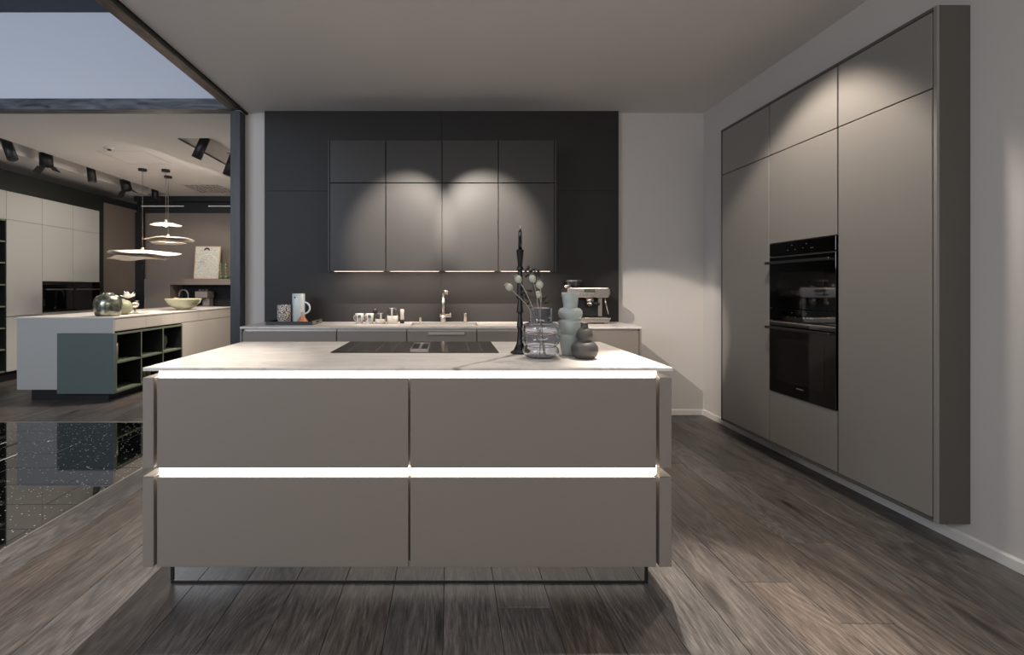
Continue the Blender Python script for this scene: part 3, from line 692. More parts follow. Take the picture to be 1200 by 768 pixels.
for k, (x, r) in enumerate(((1.215, 0.007), (1.245, 0.014), (1.285, 0.007), (1.31, 0.007))):
    build('dial' if r > 0.01 else 'button', MB().cyl((x, ey0 - 0.0305, z + 0.264), (x, ey0 - 0.043, z + 0.264), r, r * 0.92, 20), 'chrome', hd)
build('steam_knob', MB().cyl((ex1 + 0.04, ey0 + 0.05, z + 0.28), (ex1 + 0.06, ey0 + 0.05, z + 0.28), 0.018), 'steel', em)
build('steam_wand', MB().tube([(ex1 + 0.0, ey0 + 0.01, z + 0.236), (ex1 + 0.005, ey0, z + 0.20), (ex1 + 0.025, ey0 - 0.01, z + 0.085)], 0.006, 10), 'chrome', em)
gh = build('group_head', MB().lathe([(0, z + 0.2355), (0.035, z + 0.2355), (0.038, z + 0.21), (0.034, z + 0.196), (0, z + 0.196)], (1.30, ey0 + 0.045, 0), 28), 'chrome', em)
pfm = build('portafilter', MB().lathe([(0, z + 0.1955), (0.034, z + 0.1955), (0.034, z + 0.178), (0.02, z + 0.165), (0, z + 0.165)], (1.30, ey0 + 0.045, 0), 28).cyl((1.29, ey0 + 0.04, z + 0.158), (1.29, ey0 + 0.04, z + 0.168), 0.008).cyl((1.31, ey0 + 0.04, z + 0.158), (1.31, ey0 + 0.04, z + 0.168), 0.008), 'chrome', em)
build('portafilter_handle', MB().tube([(1.305, ey0 + 0.012, z + 0.187), (1.33, ey0 - 0.07, z + 0.182), (1.335, ey0 - 0.10, z + 0.18)], [0.008, 0.013, 0.014], 12), 'black_metal', pfm)
build('grinder_outlet', MB().cyl((1.17, ey0 + 0.05, z + 0.2355), (1.17, ey0 + 0.05, z + 0.195), 0.026, 0.018).cyl((1.17, ey0 + 0.05, z + 0.195), (1.17, ey0 + 0.05, z + 0.175), 0.03), 'chrome', em)
hp = build('bean_hopper', MB().lathe([(0.045, z + 0.3265), (0.05, z + 0.335), (0.072, z + 0.375), (0.074, z + 0.385), (0, z + 0.385)], (1.175, 4.49, 0), 32), 'dim_glass', em)
build('lid', MB().lathe([(0, z + 0.3855), (0.078, z + 0.3855), (0.079, z + 0.396), (0.07, z + 0.40), (0, z + 0.40)], (1.175, 4.49, 0), 32), 'steel', hp)
build('milk_jug', MB().lathe([(0.0, z + 0.3265), (0.035, z + 0.3265), (0.036, z + 0.345), (0.033, z + 0.36), (0.031, z + 0.36), (0.033, z + 0.33), (0, z + 0.33)], (1.10, 4.43, 0), 24), 'chrome', em)

# ------------------------------------------------------------ things on the island worktop
ZI = 0.9205
# candle holder: faceted cones stacked, flared foot
ch = thing('candle_holder', 'tall black stacked-cone candle holder with black candle behind the glass vase', 'candle holder', (0.343, 2.30, ZI))
cx, cy = 0.343, 2.30; sc2 = 2.30 / F
def zz(py, d): return H - (py - 338) * d / F
hprof = [(0, ZI), (0.045, ZI), (0.046, ZI + 0.008), (0.030, ZI + 0.018), (0.018, ZI + 0.045), (0.014, zz(398, 2.3)), (0.011, zz(386, 2.3)),
         (0.015, zz(384, 2.3)), (0.016, zz(383, 2.3)), (0.009, zz(368, 2.3)), (0.017, zz(366, 2.3)), (0.0165, zz(364, 2.3)), (0.009, zz(351, 2.3)), (0.018, zz(349, 2.3)), (0.0165, zz(346, 2.3)), (0.0105, zz(318, 2.3)),
         (0.0165, zz(316, 2.3)), (0.014, zz(313, 2.3)), (0.0105, zz(311, 2.3)), (0.0185, zz(294, 2.3)), (0.016, zz(292.5, 2.3)), (0, zz(292.5, 2.3))]
build('stand', MB().lathe(hprof, (cx, cy, 0), 8, smooth=False), 'iron', ch)
cd = build('candle', MB().lathe([(0, zz(292.4, 2.3)), (0.0095, zz(292.4, 2.3)), (0.0085, zz(272, 2.3)), (0.004, zz(268, 2.3)), (0, zz(268, 2.3))], (cx, cy, 0), 20), 'candle', ch)
tag(build('wick', MB().cyl((cx, cy, zz(268.2, 2.3)), (cx + 0.001, cy, zz(264.5, 2.3)), 0.0012, None, 8), 'cup', cd), 'pale wick')
# glass vase with ribs
gx, gy = 0.4135, 2.15
s = lambda px: px / 260.5
outer = [(0.0, 0), (0.045, 0), (0.058, 0.003), (0.074, 0.012), (0.082, 0.03), (0.079, 0.045), (0.070, 0.053), (0.067, 0.056), (0.071, 0.06), (0.081, 0.068), (0.084, 0.083), (0.081, 0.099), (0.071, 0.107), (0.068, 0.110),
         (0.072, 0.114), (0.080, 0.120), (0.083, 0.133), (0.080, 0.147), (0.070, 0.155), (0.055, 0.160), (0.050, 0.166), (0.0498, 0.18), (0.0498, 0.20), (0.0498, 0.215), (0.0499, 0.223), (0.050, 0.226)]
th = 0.004
inner = [(max(0, r - th), zv + (0.0 if i > 2 else 0.006)) for i, (r, zv) in enumerate(outer)]
prof = [(r, ZI + zv) for r, zv in outer] + [(0.048, ZI + 0.2275)] + [(r, ZI + zv) for r, zv in reversed(inner[2:])] + [(0.04, ZI + 0.0065), (0, ZI + 0.0065)]
vs_ = tag(build('glass_vase', MB().lathe(prof, (gx, gy, 0), 56), 'glass', origin=(gx, gy, ZI)), 'ribbed bluish clear glass vase holding dried poppy heads on the island', 'vase')
# dried poppy heads
def P(px, py, d): return Vector(((px - 526) * d / F, d, H - (py - 338) * d / F))
pops = [((597, 337), 2.12, (0.41, 2.16), 'dried poppy head leaning furthest left from the glass vase'), ((607.5, 327.5), 2.15, (0.425, 2.17), 'dried poppy head second from left, above the leaning one'),
        ((624, 327), 2.18, (0.435, 2.15), 'tallest dried poppy head in the centre of the bunch'), ((632.5, 334), 2.14, (0.418, 2.14), 'plump dried poppy head at the right of the bunch'), ((631.5, 346), 2.10, (0.43, 2.13), 'lowest and smallest dried poppy head, right of centre')]
for k, (pp, d, (bx_, by_), lb) in enumerate(pops):
    hpnt = P(pp[0], pp[1], d); r = 0.0165 if k != 4 else 0.0125
    base = Vector((bx_ + 0.012 * (k - 2) * -1, by_, ZI + 0.012))
    neck = Vector((gx + (hpnt.x - gx) * 0.35, gy + (hpnt.y - gy) * 0.3, ZI + 0.225))
    mid = (neck + hpnt) / 2 + Vector((0.008 if hpnt.x < gx else -0.005, 0, -0.006))
    dirn = (hpnt - mid).normalized()
    o = thing('dried_poppy', lb, 'dried flower', base, 'dried poppies in the glass vase')
    path = []
    ctrl = [base, (base + neck) / 2 + Vector((0.004, 0, 0)), neck, mid, hpnt - dirn * r]
    for i in range(len(ctrl) - 1):
        for q in range(4): path.append(ctrl[i].lerp(ctrl[i + 1], q / 4))
    path.append(ctrl[-1])
    for _ in range(3):
        path = [path[0]] + [(path[i - 1] + path[i] * 2 + path[i + 1]) / 4 for i in range(1, len(path) - 1)] + [path[-1]]
    build('stem', MB().tube(path, 0.0019, 8), 'stem', o)
    rot = dirn.to_track_quat('Z', 'Y').to_matrix().to_4x4()
    build('pod', MB().lathe([(0.002, -1.15 * r), (0.45 * r, -0.95 * r), (0.85 * r, -0.55 * r), (r, 0), (0.9 * r, 0.5 * r), (0.6 * r, 0.95 * r), (0.38 * r, 1.1 * r), (0, 1.12 * r)], hpnt, 18, mtx=rot), 'pod', o)
    build('crown', MB().lathe([(0.2 * r, 1.1 * r), (0.38 * r, 1.16 * r), (0.66 * r, 1.36 * r), (0.4 * r, 1.34 * r), (0, 1.24 * r)], hpnt, 12, mtx=rot, smooth=False), 'stem', o)
# black twig with small dark leaves
tw = thing('dried_twig', 'black dried twig with small leaves behind the pale poppy heads', 'twig', (0.43, 2.17, ZI + 0.012))
tp = [(0.43, 2.17, ZI + 0.012), (0.425, 2.175, ZI + 0.13), (0.42, 2.19, ZI + 0.225), tuple(P(628, 350, 2.2)), tuple(P(625, 335, 2.2)), tuple(P(623, 322, 2.2)), tuple(P(618, 316, 2.2))]
build('stem', MB().tube(tp, 0.0014, 6).tube([tp[4], tuple(P(630, 322, 2.2))], 0.0011, 6).tube([tp[3], tuple(P(637, 353, 2.2))], 0.0011, 6).tube([tp[3], tuple(P(615, 345, 2.2))], 0.0011, 6), 'ink', tw)
rnd = random.Random(3)
lm = MB()
for (px, py) in ((616, 318), (619, 314), (622, 318), (625, 316), (628, 320), (631, 318), (632, 322), (620, 322), (626, 324), (617, 323), (613, 343), (616, 347), (619, 350), (612, 350), (636, 352), (640, 355), (638, 349), (618, 356), (621, 341)):
    lm.ball(P(px, py, 2.2 + rnd.uniform(-0.01, 0.01)), 0.0115, (1.0, 0.3, 0.55), 8, Matrix.Rotation(rnd.uniform(0, 3), 4, 'Y'))
build('leaf', lm, 'ink', tw)['kind'] = 'stuff'
# sage vase
vx, vy = 0.568, 2.235; S = 251.0
pr = [(0, 0), (0.034, 0), (0.038, 0.003), (0.044, 0.03), (0.051, 0.07), (0.053, 0.092), (0.050, 0.097), (0.038, 0.099), (0.037, 0.101), (0.045, 0.112), (0.054, 0.135), (0.056, 0.158), (0.052, 0.165), (0.043, 0.168), (0.044, 0.172),
      (0.052, 0.180), (0.056, 0.194), (0.054, 0.209), (0.046, 0.219), (0.034, 0.2225), (0.032, 0.225), (0.036, 0.26), (0.041, 0.294), (0.0385, 0.294), (0.030, 0.23), (0, 0.228)]
tag(build('stacked_vase', MB().lathe([(r, ZI + q) for r, q in pr], (vx, vy, 0), 48), 'stack', origin=(vx, vy, ZI)), 'tall sage green vase of stacked cup shapes on the island', 'vase')
pr = [(0, 0), (0.035, 0), (0.042, 0.003), (0.054, 0.016), (0.060, 0.036), (0.057, 0.056), (0.046, 0.071), (0.034, 0.078), (0.029, 0.081), (0.033, 0.086), (0.036, 0.098), (0.036, 0.110), (0.031, 0.124), (0.021, 0.134), (0.0165, 0.138), (0.0155, 0.152), (0.0185, 0.159), (0.0155, 0.159), (0.012, 0.14), (0, 0.136)]
tag(build('gourd_vase', MB().lathe([(r, ZI + q) for r, q in pr], (0.606, 2.135, 0), 44), 'gourd', origin=(0.606, 2.135, ZI)), 'small charcoal gourd-shaped vase in front of the sage green vase', 'vase')

# ------------------------------------------------------------ kitchen at the left
LX0, LX1, LY0, LY1 = -4.70, -3.65, 5.20, 8.15
li = thing('kitchen_island', 'pale kitchen island with green open shelf block in the left room', 'kitchen island', ((LX0 + LX1) / 2, 6.6, 0))
# carcass left hollow where the shelves stand open
build('carcass', MB().box(LX0 + 0.005, -4.10, LY0 + 0.021, LY1, 0.13, 0.9055).box(-4.0999, LX1 - 0.021, 6.53, LY1, 0.13, 0.9055).box(-4.0999, LX1 - 0.021, LY0 + 0.021, 6.5299, 0.757, 0.9055), 'beige', li)
fp = MB().prism([(LX0, 0.129), (-4.252, 0.129), (-4.252, 0.744), (LX1, 0.744), (LX1, 0.9055), (LX0, 0.9055)], 'y', LY0, LY0 + 0.02)
build('front_panel', fp, 'white_lac', li)
build('plinth', B(-4.60, -3.75, 5.27, 8.0, 0.001, 0.1285), 'black_metal', li)
sb = MB()
sb.box(-4.25, LX1 + 0.012, LY0 - 0.018, LY0 + 0.0195, 0.088, 0.742, 0.001)
gb = build('green_end_panel', sb, 'green', li)
sh = MB()
ys = [5.222, 5.65, 6.08, 6.51]
xa, xb_ = -4.08, LX1 + 0.012
sh.box(xa, xb_, 5.2205, 6.528, 0.088, 0.108).box(xa, xb_, 5.2205, 6.528, 0.722, 0.742).box(xa, xb_ - 0.005, 5.2205, 6.528, 0.405, 0.423)
build('shelf_frame', sh, 'green_edge', li)  # level boards coloured paler, standing for light on the shelf tops
for y in (5.2205, 5.648, 6.078, 6.509):
    dv = build('divider', B(xa, xb_ - 0.003, y, y + 0.018, 0.1081, 0.7219), 'dark_green', li)  # upright boards coloured darker, standing for shade inside the shelves
    build('divider_edge', B(xb_ - 0.0029, xb_, y, y + 0.018, 0.1081, 0.7219), 'green_edge', dv)
build('shelf_back', B(-4.0985, -4.0805, 5.222, 6.528, 0.088, 0.742), 'dark_green', li)
for y0, y1 in ((5.222, 5.76), (5.76, 6.33), (6.33, 6.96), (6.96, 7.6), (7.6, 8.15)):
    build('drawer_front', B(LX1 - 0.02, LX1, y0 + 0.002, y1 - 0.002, 0.765, 0.899, 0.001), 'beige', li)
for y0, y1 in ((6.53, 6.905), (6.905, 7.487), (7.487, 8.15)):
    build('door', B(LX1 - 0.02, LX1, y0 + 0.002, y1 - 0.002, 0.131, 0.757, 0.001), 'beige', li)
tag(build('worktop', B(LX0 - 0.003, LX1 + 0.006, LY0 - 0.004, LY1 + 0.01, 0.906, 0.920, 0.001), 'white_top', origin=(-4.2, 6.6, 0.906)), 'thin pale worktop on the left room island', 'worktop')
# things in the shelves
tag(build('bowl', MB().lathe([(0, 0.0), (0.05, 0), (0.09, 0.03), (0.115, 0.10), (0.11, 0.17), (0.08, 0.21), (0.05, 0.22), (0.045, 0.215), (0.09, 0.16), (0.1, 0.1), (0.05, 0.01), (0, 0.01)], (-3.82, 6.26, 0.4235), 28), 'gourd', origin=(-3.82, 6.26, 0.4235)), 'round dark pot in the upper right shelf of the green block', 'pot')
tag(build('tumbler', MB().lathe([(0, 0), (0.03, 0), (0.035, 0.2), (0.033, 0.2), (0.028, 0.005), (0, 0.005)], (-3.72, 5.32, 0.4235), 24), 'silver_p', origin=(-3.72, 5.32, 0.4235)), 'tall grey tumbler in the upper left shelf of the green block', 'tumbler')
for x, y, wh in ((-3.72, 5.80, 'nearer'), (-3.72, 5.90, 'further')):
    tag(build('small_cup', MB().lathe([(0, 0), (0.03, 0), (0.034, 0.16), (0.03, 0.165), (0.026, 0.005), (0, 0.005)], (x, y, 0.1085), 20), 'gourd', origin=(x, y, 0.1085)), wh + ' one of two small dark cups in the lower middle shelf of the green block', 'cup', 'dark cups in the green shelf block')

# tall units of the left room
XT = -5.82; YT = [5.72, 6.286, 6.842, 7.40, 7.959]
tlab = ['open dark green shelf unit at the left end of the left room cabinets', 'tall light cabinet beside the dark green open shelves', 'tall light cabinet holding the left black oven', 'tall light cabinet holding the right black oven']
for i in range(4):
    y0, y1 = YT[i], YT[i + 1]
    c = thing('tall_cabinet', tlab[i], 'tall cabinet', (-6.1, (y0 + y1) / 2, 0), 'tall units of the left room')
    build('plinth', B(XT - 0.06, XT - 0.05, y0, y1, 0.001, 0.129), 'black_metal', c)
    if i == 0:
        m_ = MB().box(-6.38, -6.36, y0, y1, 0.13, 2.14)
        m_.box(-6.36, XT, y0, y0 + 0.018, 0.13, 2.14).box(-6.36, XT, y1 - 0.018, y1 - 0.001, 0.13, 2.14)
        build('carcass', m_, 'dark_green', c)
        for z_ in (0.13, 0.42, 0.70, 0.985, 1.27, 1.56, 1.84, 2.12):
            build('shelf', B(-6.359, XT, y0 + 0.0185, y1 - 0.0185, z_, z_ + 0.018), 'green_edge', c)
        build('upper_carcass', B(-6.38, XT - 0.021, y0, y1 - 0.001, 2.141, 2.52), 'white_lac', c)
    elif i == 1: build('carcass', B(-6.38, XT - 0.021, y0, y1 - 0.001, 0.13, 2.52), 'white_lac', c)
    else: build('carcass', MB().box(-6.38, XT - 0.021, y0, y1 - 0.001, 0.13, 0.885).box(-6.38, XT - 0.021, y0, y1 - 0.001, 1.335, 2.52), 'white_lac', c)
    def d_(nm, z0, z1): build(nm, B(XT - 0.02, XT, y0 + 0.002, y1 - 0.002, z0 + 0.002, z1 - 0.002, 0.001), 'white_lac', c)
    d_('upper_door', 2.143, 2.52)
    if i == 1:
        d_('door', 0.86, 2.143); d_('lower_door', 0.13, 0.842)
    if i > 1: d_('door', 1.335, 2.143); d_('lower_door', 0.13, 0.885)
for i, lb in ((2, 'left black built-in oven between the light cabinets of the left room'), (3, 'right black built-in oven between the light cabinets of the left room')):
    y0, y1 = YT[i] + 0.004, YT[i + 1] - 0.004
    o = thing('oven', lb, 'oven', (-6.1, (y0 + y1) / 2, 0.886), 'ovens of the left room')
    build('body', B(-6.37, XT - 0.001, y0 + 0.003, y1 - 0.003, 0.886, 1.334), 'black_metal', o)
    build('control_panel', B(XT - 0.0008, XT + 0.008, y0, y1, 1.262, 1.332, 0.001), 'black_glass', o)
    dd_ = build('door', B(XT - 0.0008, XT + 0.008, y0, y1, 0.888, 1.256, 0.001), 'black_glass', o)
    build('handle', MB().box(XT + 0.03, XT + 0.042, y0 + 0.04, y1 - 0.04, 1.21, 1.226, 0.002).box(XT + 0.0085, XT + 0.031, y0 + 0.05, y0 + 0.06, 1.212, 1.224).box(XT + 0.0085, XT + 0.031, y1 - 0.06, y1 - 0.05, 1.212, 1.224), 'steel', dd_)
fr = thing('cabinet_surround', 'dark green band and end panel framing the light cabinets of the left room', 'panel', (-6.0, 7.0, 2.52))
build('top_band', B(-6.40, XT + 0.005, 4.68, 8.05, 2.522, 2.79), 'dark_green', fr)
build('end_panel', B(-6.40, XT + 0.005, 7.962, 8.05, 0.001, 2.521), 'dark_green', fr)

# back ledge with black niche, counter of the left room
NX = -4.905
ld = thing('niche_wall_unit', 'taupe half-height wall unit with a black niche at the back of the left room', 'wall unit', (-4.3, 8.7, 0))
build('body', MB().box(-5.355, NX, 8.40, 8.89, 0.001, 1.294).box(-5.355, -3.3, 8.40, 8.89, 1.295, 1.40, 0.001).box(NX, -3.3, 8.40, 8.89, 0.001, 0.85), 'back_taupe', ld)
build('niche_back', B(NX + 0.0005, -3.3, 8.80, 8.889, 0.871, 1.2945), 'black', ld)
build('niche_shelf', B(-5.1, -3.3, 8.385, 8.80, 0.851, 0.870), 'dark_green', ld)
# picture leaning on the ledge
px0, px1 = (224.5 - 526) * 8.55 / F, (254.5 - 526) * 8.55 / F
tilt = Matrix.Translation((0, 8.62, 1.4015)) @ Matrix.Rotation(R(-7), 4, 'X')
def tb(mb): mb.bm.transform(tilt); return mb
pc = thing('framed_picture', 'framed pale sketch leaning on the ledge of the left room', 'picture', ((px0 + px1) / 2, 8.62, 1.4015))
hh = 0.60
build('frame', tb(MB().box(px0, px1, -0.01, 0.012, 0, 0.012).box(px0, px1, -0.01, 0.012, hh - 0.012, hh).box(px0, px0 + 0.012, -0.01, 0.012, 0.0121, hh - 0.0121).box(px1 - 0.012, px1, -0.01, 0.012, 0.0121, hh - 0.0121)), 'frame', pc)
pr_ = build('print', tb(MB().box(px0 + 0.012, px1 - 0.012, -0.002, 0.008, 0.012, hh - 0.012)), 'art', pc)
cxp = (px0 + px1) / 2
def arc(cx_, cz_, rx, rz, a0, a1, wdt, n_=14):
    m_ = MB(); pts = []
    for q in range(n_ + 1):
        a = R(a0 + (a1 - a0) * q / n_); pts.append((cx_ + rx * math.cos(a), cz_ + rz * math.sin(a), cx_ + (rx - wdt) * math.cos(a), cz_ + (rz - wdt) * math.sin(a)))
    vv = [(m_.bm.verts.new((a, -0.0025, b)), m_.bm.verts.new((c_, -0.0025, d__))) for a, b, c_, d__ in pts]
    for q in range(n_): m_.bm.faces.new((vv[q][0], vv[q + 1][0], vv[q + 1][1], vv[q][1]))
    return m_
tag(build('ink_shape', tb(arc(cxp - 0.02, 0.53, 0.055, 0.045, -10, 190, 0.03)), 'ink', pr_), 'black curved brush mark')
tag(build('ink_line', tb(arc(cxp - 0.10, 0.29, 0.05, 0.03, 20, 160, 0.008)), 'cup_brown', pr_), 'thin drawn line')
tag(build('ink_line', tb(arc(cxp - 0.0, 0.24, 0.19, 0.22, 20, 160, 0.006)), 'petal', pr_), 'pale drawn outline')
# green candlesticks
for k, px in enumerate((258.5, 264.5)):
    x = (px - 526) * 8.5 / F; o = thing('candlestick', ['left green ribbed candlestick beside the leaning picture', 'right green ribbed candlestick, nearest the timber post'][k], 'candlestick', (x, 8.5, 1.4005), 'green candlesticks on the ledge')
    p_ = [(0, 0), (0.036, 0), (0.036, 0.06), (0.016, 0.068)]
    for q in range(4):
        z_ = 0.07 + q * 0.05; p_ += [(0.014, z_), (0.026, z_ + 0.012), (0.026, z_ + 0.03), (0.014, z_ + 0.045)]
    p_ += [(0.02, 0.285), (0, 0.285)]
    build('stick', MB().lathe([(r, 1.4005 + q) for r, q in p_], (x, 8.5, 0), 20), 'olive_d', o)
# bowl on the left island
def PL(px, d): return (px - 526) * d / F
bx0 = PL(215, 6.9); ZL0 = 0.9205
bo = thing('serving_bowl', 'wide speckled stoneware bowl on the far end of the left island', 'bowl', (bx0, 6.9, ZL0))
build('bowl_body', MB().lathe([(0, 0.0), (0.09, 0), (0.09, 0.015), (0.12, 0.03), (0.19, 0.08), (0.235, 0.15), (0.24, 0.165), (0.225, 0.163), (0.18, 0.095), (0.1, 0.04), (0, 0.035)], (bx0, 6.9, ZL0), 40), 'bowl', bo)
build('handle', MB().tube([(bx0 + 0.215 + 0.028 * math.cos(a), 6.9, ZL0 + 0.13 + 0.03 * math.sin(a)) for a in [R(-100 + 190 * j / 10) for j in range(11)]], 0.008, 8), 'bowl', bo)
tag(build('peach', MB().ball((bx0 - 0.12, 6.92, ZL0 + 0.135), 0.045), 'peach', origin=(bx0 - 0.12, 6.92, ZL0 + 0.09)), 'pale orange fruit lying in the stoneware bowl', 'fruit')
# black tap behind the bowl, standing in the niche
tpx = PL(213, 8.3); tk = thing('tap', 'curved black tap rising behind the stoneware bowl in the left room', 'tap', (tpx, 8.5, 0.8705))
pts = [(tpx, 8.5, 0.8705), (tpx, 8.5, 1.13)] + [(tpx - 0.075 + 0.075 * math.cos(a), 8.49, 1.13 + 0.075 * math.sin(a)) for a in [R(180 * j / 12) for j in range(1, 13)]] + [(tpx - 0.15, 8.48, 1.07)]
build('spout', MB().tube(pts, 0.012, 12), 'silver_p', tk)
build('base', MB().lathe([(0, 0), (0.025, 0), (0.025, 0.03), (0.015, 0.034), (0, 0.034)], (tpx, 8.5, 0.871), 20), 'silver_p', tk)
# small espresso maker in the niche
qx = PL(238, 8.5)
q_ = thing('espresso_machine', 'small pale coffee machine in the black niche of the left room', 'coffee machine', (qx, 8.55, 0.8705))
build('base', B(qx - 0.10, qx + 0.11, 8.42, 8.68, 0.8705, 0.92, 0.006), 'silver_p', q_)
build('column', B(qx - 0.03, qx + 0.09, 8.54, 8.68, 0.9205, 1.06, 0.004), 'silver_p', q_)
qh = build('head', B(qx - 0.11, qx + 0.11, 8.42, 8.68, 1.0605, 1.18, 0.01), 'silver_p', q_)
build('spout', MB().cyl((qx - 0.03, 8.46, 1.06), (qx - 0.03, 8.46, 1.02), 0.02), 'black_metal', q_)
for dx in (-0.06, 0.0, 0.06): build('warming_cup', MB().lathe([(0, 1.1805), (0.02, 1.1805), (0.027, 1.215), (0, 1.212)], (qx + dx, 8.5, 0), 16), 'dim_glass', q_)
# silver vase
vx_ = PL(125, 5.38)
pr = [(0, 0), (0.105, 0), (0.125, 0.02), (0.136, 0.08), (0.138, 0.14), (0.13, 0.19), (0.105, 0.225), (0.06, 0.245), (0.035, 0.25), (0.033, 0.262), (0.028, 0.262), (0.028, 0.24), (0, 0.23)]
sv = thing('silver_vase', 'large mottled silver vase on the near end of the left island', 'vase', (vx_, 5.40, ZL0))
build('vase_body', MB().lathe([(r, ZL0 + q) for r, q in pr], (vx_, 5.40, 0), 44), 'silver', sv)
for a in (20, 110, 200, 290):
    build('lug', MB().ball((vx_ + 0.045 * math.cos(R(a)), 5.40 + 0.045 * math.sin(R(a)), ZL0 + 0.252), 0.012), 'silver', sv)
# olive vase + lotus flower + wine glass + tray
ox = PL(144, 5.72)
tag(build('round_vase', MB().lathe([(0, ZL0), (0.05, ZL0), (0.085, ZL0 + 0.03), (0.102, ZL0 + 0.08), (0.095, ZL0 + 0.13), (0.06, ZL0 + 0.165), (0.02, ZL0 + 0.175), (0.018, ZL0 + 0.185), (0, ZL0 + 0.18)], (ox, 5.72, 0), 32), 'olive', origin=(ox, 5.72, ZL0)), 'round olive green vase behind the silver vase', 'vase')
trx = PL(158, 6.0)
tag(build('tray', MB().lathe([(0, ZL0), (0.125, ZL0), (0.14, ZL0 + 0.012), (0.132, ZL0 + 0.012), (0.12, ZL0 + 0.005), (0, ZL0 + 0.005)], (trx, 6.02, 0), 40), 'white_top', origin=(trx, 6.02, ZL0)), 'low round pale tray beside the olive vase', 'tray')
fx = PL(150, 6.06)
fl = thing('flower', 'white open blossom on a short stem beside the olive vase', 'flower', (fx, 6.06, ZL0 + 0.006))
build('stem', MB().tube([(fx + 0.01, 6.06, ZL0 + 0.006), (fx + 0.006, 6.06, ZL0 + 0.16)], 0.004, 8), 'olive', fl)
for q in range(11):
    a = q * 2.4; el = 0.35 + 0.08 * (q % 4)
    rm = Matrix.Rotation(a, 4, 'Z') @ Matrix.Rotation(-el - (0.5 if q > 6 else 0), 4, 'Y')
    mb = MB().ball((0.05, 0, 0), 0.05, (1, 0.45, 0.12), 10); mb.bm.transform(Matrix.Translation((fx, 6.06, ZL0 + 0.19)) @ rm)
    build('petal', mb, 'petal', fl)
build('core', MB().ball((fx, 6.06, ZL0 + 0.2), 0.018), 'pollen', fl)
wx = PL(156.5, 5.9); zb = ZL0 + 0.0125
wg = thing('wine_glass', 'clear wine glass with olive stem on the pale round tray', 'glass', (wx, 5.93, zb))
build('cup', MB().lathe([(0.006, 0.055), (0.03, 0.065), (0.045, 0.10), (0.047, 0.15), (0.045, 0.15), (0.043, 0.10), (0.028, 0.068), (0, 0.06)], (wx, 5.93, zb), 28), 'clear', wg)
build('stem', MB().lathe([(0, 0), (0.03, 0), (0.03, 0.004), (0.008, 0.01), (0.012, 0.03), (0.006, 0.0545), (0, 0.0545)], (wx, 5.93, zb), 20), 'olive_d', wg)

# pendants: wavy paper discs
def pendant(px, cd, zsh, rad, label, layers, lit=False, seed=0):
    x = PL(px, cd); rn = random.Random(seed)
    o = thing('pendant_lamp', label, 'pendant lamp', (x, cd, zsh), 'paper pendant lamps over the left island')
    build('ceiling_rose', MB().lathe([(0, ZL - 0.001), (0.055, ZL - 0.001), (0.055, ZL - 0.03), (0, ZL - 0.03)], (x, cd, 0), 28), 'iron', o)
    build('cable', MB().cyl((x, cd, ZL - 0.0305), (x, cd, zsh + 0.07), 0.003, None, 8), 'cup_brown', o)
    build('socket', MB().lathe([(0, zsh + 0.07), (0.02, zsh + 0.07), (0.022, zsh + 0.02), (0, zsh + 0.02)], (x, cd, 0), 20), 'alu', o)
    for li_, (rr, dz, amp, ox_) in enumerate(layers):
        mb = MB(); N, K = 56, 8; ph = [rn.uniform(0, 6.3) for _ in range(4)]
        rings = []
        for k in range(K + 1):
            f = k / K; row = []
            for q in range(N):
                a = 2 * math.pi * q / N
                edge = 1 + 0.06 * math.sin(3 * a + ph[2]) + 0.035 * math.sin(7 * a + ph[3])
                rad_ = (0.02 + (rr - 0.02) * f * edge)
                zz_ = dz + 0.018 - 0.055 * f ** 1.5 * (rr / 0.4) + amp * f ** 2 * (math.sin(2 * a + ph[0]) + 0.45 * math.sin(5 * a + ph[1]))
                row.append(mb.bm.verts.new((x + ox_ * f + rad_ * math.cos(a), cd + rad_ * math.sin(a), zsh + zz_)))
            rings.append(row)
        for A_, B_ in zip(rings[:-1], rings[1:]):
            for q in range(N):
                f_ = mb.bm.faces.new((A_[q], A_[(q + 1) % N], B_[(q + 1) % N], B_[q])); f_.smooth = True
        s_ = build('shade', mb, 'shade' if li_ == 0 else 'shade', o)
        md = s_.modifiers.new('thickness', 'SOLIDIFY'); md.thickness = 0.006
    build('bulb', MB().ball((x, cd, zsh - 0.005), 0.028 if lit else 0.018), 'bulb' if lit else 'cup', o)
    if lit:
        l = bpy.data.lights.new('pendant_light', 'POINT'); l.energy = 9; l.color = (1, 0.86, 0.7); l.shadow_soft_size = 0.03
        lo = bpy.data.objects.new('pendant_light', l); C.objects.link(lo); lo.location = (x, cd, zsh - 0.06)
pendant(167, 6.80, 1.745, 0.44, 'largest paper pendant, hanging lowest and leftmost over the left island', [(0.44, 0.01, 0.022, 0.03), (0.36, -0.06, 0.016, -0.04)], seed=2)
pendant(194.3, 6.85, 2.15, 0.2, 'smallest paper pendant, hanging highest with its bulb glaring', [(0.20, 0.0, 0.006, 0)], lit=True, seed=5)
pendant(197, 7.24, 1.985, 0.33, 'middle paper pendant just below the glaring one', [(0.33, 0.01, 0.016, 0), (0.24, -0.055, 0.008, 0)], seed=9)

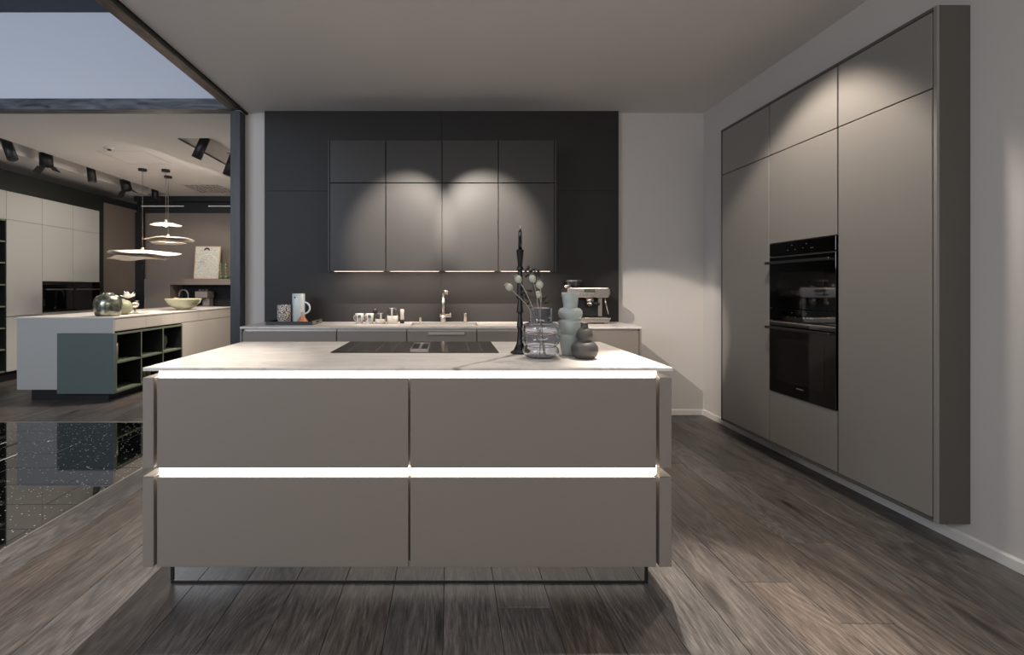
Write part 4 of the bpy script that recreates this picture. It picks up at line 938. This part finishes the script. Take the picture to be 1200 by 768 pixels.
# spotlights in the ceiling trenches of the left room
def spotlight(x, y, zb_, dirx, diry, label, barn=False):
    o = thing('ceiling_spotlight', label, 'spotlight', (x, y, zb_), 'black spotlights in the left room ceiling')
    d = Vector((dirx, diry, -1)).normalized(); tip = Vector((x, y, zb_)); top = tip - d * (0.27 if not barn else 0.17)
    r = 0.055 if not barn else 0.075
    build('housing', MB().cyl(top, tip, r * 0.96, r, 24), 'black_metal', o)
    build('bracket', MB().tube([top + Vector((0, 0, 0)), (top.x, top.y, ZL + 0.238)], 0.014, 10).box(top.x - 0.085, top.x + 0.085, top.y - 0.006, top.y + 0.006, top.z + 0.03, top.z + 0.036), 'black_metal', o)
    tag(build('lens', MB().cyl(tip + d * 0.0005, tip + d * 0.003, r * 0.8, None, 24), 'dim_glass', o), 'dark glass lens')
    if barn:
        u = d.cross(Vector((0, 1, 0))).normalized(); v = d.cross(u).normalized()
        for s_ in (-1, 1):
            mb = MB().box(-0.06, 0.06, 0, 0.004, 0, 0.10)
            f_ = (d + u * s_ * 0.9).normalized()
            nrm = f_.cross(v).normalized()
            mt = Matrix((v, nrm, f_)).transposed().to_4x4(); mt.translation = tip + u * s_ * r * 0.9
            mb.bm.transform(mt); build('barn_door', mb, 'black_metal', o)
T1 = -5.27
spotlight(T1 + 0.05, 5.72, 2.78, 0.45, -0.1, 'leftmost tubular black spotlight in the left ceiling trench')
spotlight(T1, 6.26, 2.83, 0.05, 0.0, 'black spotlight with flaps, second from left in the ceiling trench', True)
spotlight(T1 + 0.02, 7.04, 2.80, 0.12, 0, 'middle tubular black spotlight in the left ceiling trench')
spotlight(T1, 7.83, 2.84, 0.25, 0, 'black spotlight with flaps, above the leftmost pendant cable', True)
spotlight(T1 + 0.02, 8.55, 2.82, 0.05, 0, 'furthest small black spotlight near the back of the left room')
spotlight(-2.97, 5.62, 2.765, -0.45, 0, 'large tilted black spotlight in the right ceiling trench')
spotlight(-2.88, 6.20, 2.70, -0.35, 0, 'black spotlight half hidden behind the timber post')
# ceiling fittings
dt = thing('smoke_detector', 'small pale smoke detector on the left room ceiling', 'smoke detector', (-4.10, 5.77, ZL - 0.03))
build('base', MB().lathe([(0, ZL - 0.001), (0.06, ZL - 0.001), (0.06, ZL - 0.015), (0.045, ZL - 0.022), (0, ZL - 0.022)], (-4.10, 5.77, 0), 24), 'detector', dt)
build('sensor', MB().lathe([(0.022, ZL - 0.0225), (0.02, ZL - 0.035), (0, ZL - 0.037)], (-4.10, 5.77, 0), 16), 'dim_glass', dt)
vt = thing('ceiling_vent', 'square perforated air vent on the left room ceiling near the timber post', 'vent', (-4.07, 8.12, ZL - 0.01))
vp = build('plate', B(-4.39, -3.77, 7.80, 8.46, ZL - 0.008, ZL - 0.001, 0.001), 'detector', vt)
rn = random.Random(4)
for a in range(7):
    for b in range(7):
        x = -4.34 + a * 0.085; y = 7.86 + b * 0.088
        if rn.random() < 0.85: build('slot', MB().box(x, x + 0.05, y, y + 0.022, ZL - 0.0095, ZL - 0.0082) if rn.random() < 0.5 else MB().box(x, x + 0.02, y, y + 0.055, ZL - 0.0095, ZL - 0.0082), 'dim_glass', vp)
ht = MB()
x0, x1, y0, y1 = -4.36, -3.78, 5.91, 6.52
ht.box(x0, x1, y0, y0 + 0.004, ZL - 0.002, ZL - 0.0005).box(x0, x1, y1, y1 + 0.004, ZL - 0.002, ZL - 0.0005).box(x0, x0 + 0.004, y0 + 0.0041, y1 - 0.0001, ZL - 0.002, ZL - 0.0005).box(x1 - 0.004, x1, y0 + 0.0041, y1 - 0.0001, ZL - 0.002, ZL - 0.0005)
struct('trim_2', ht, 'silver_p')
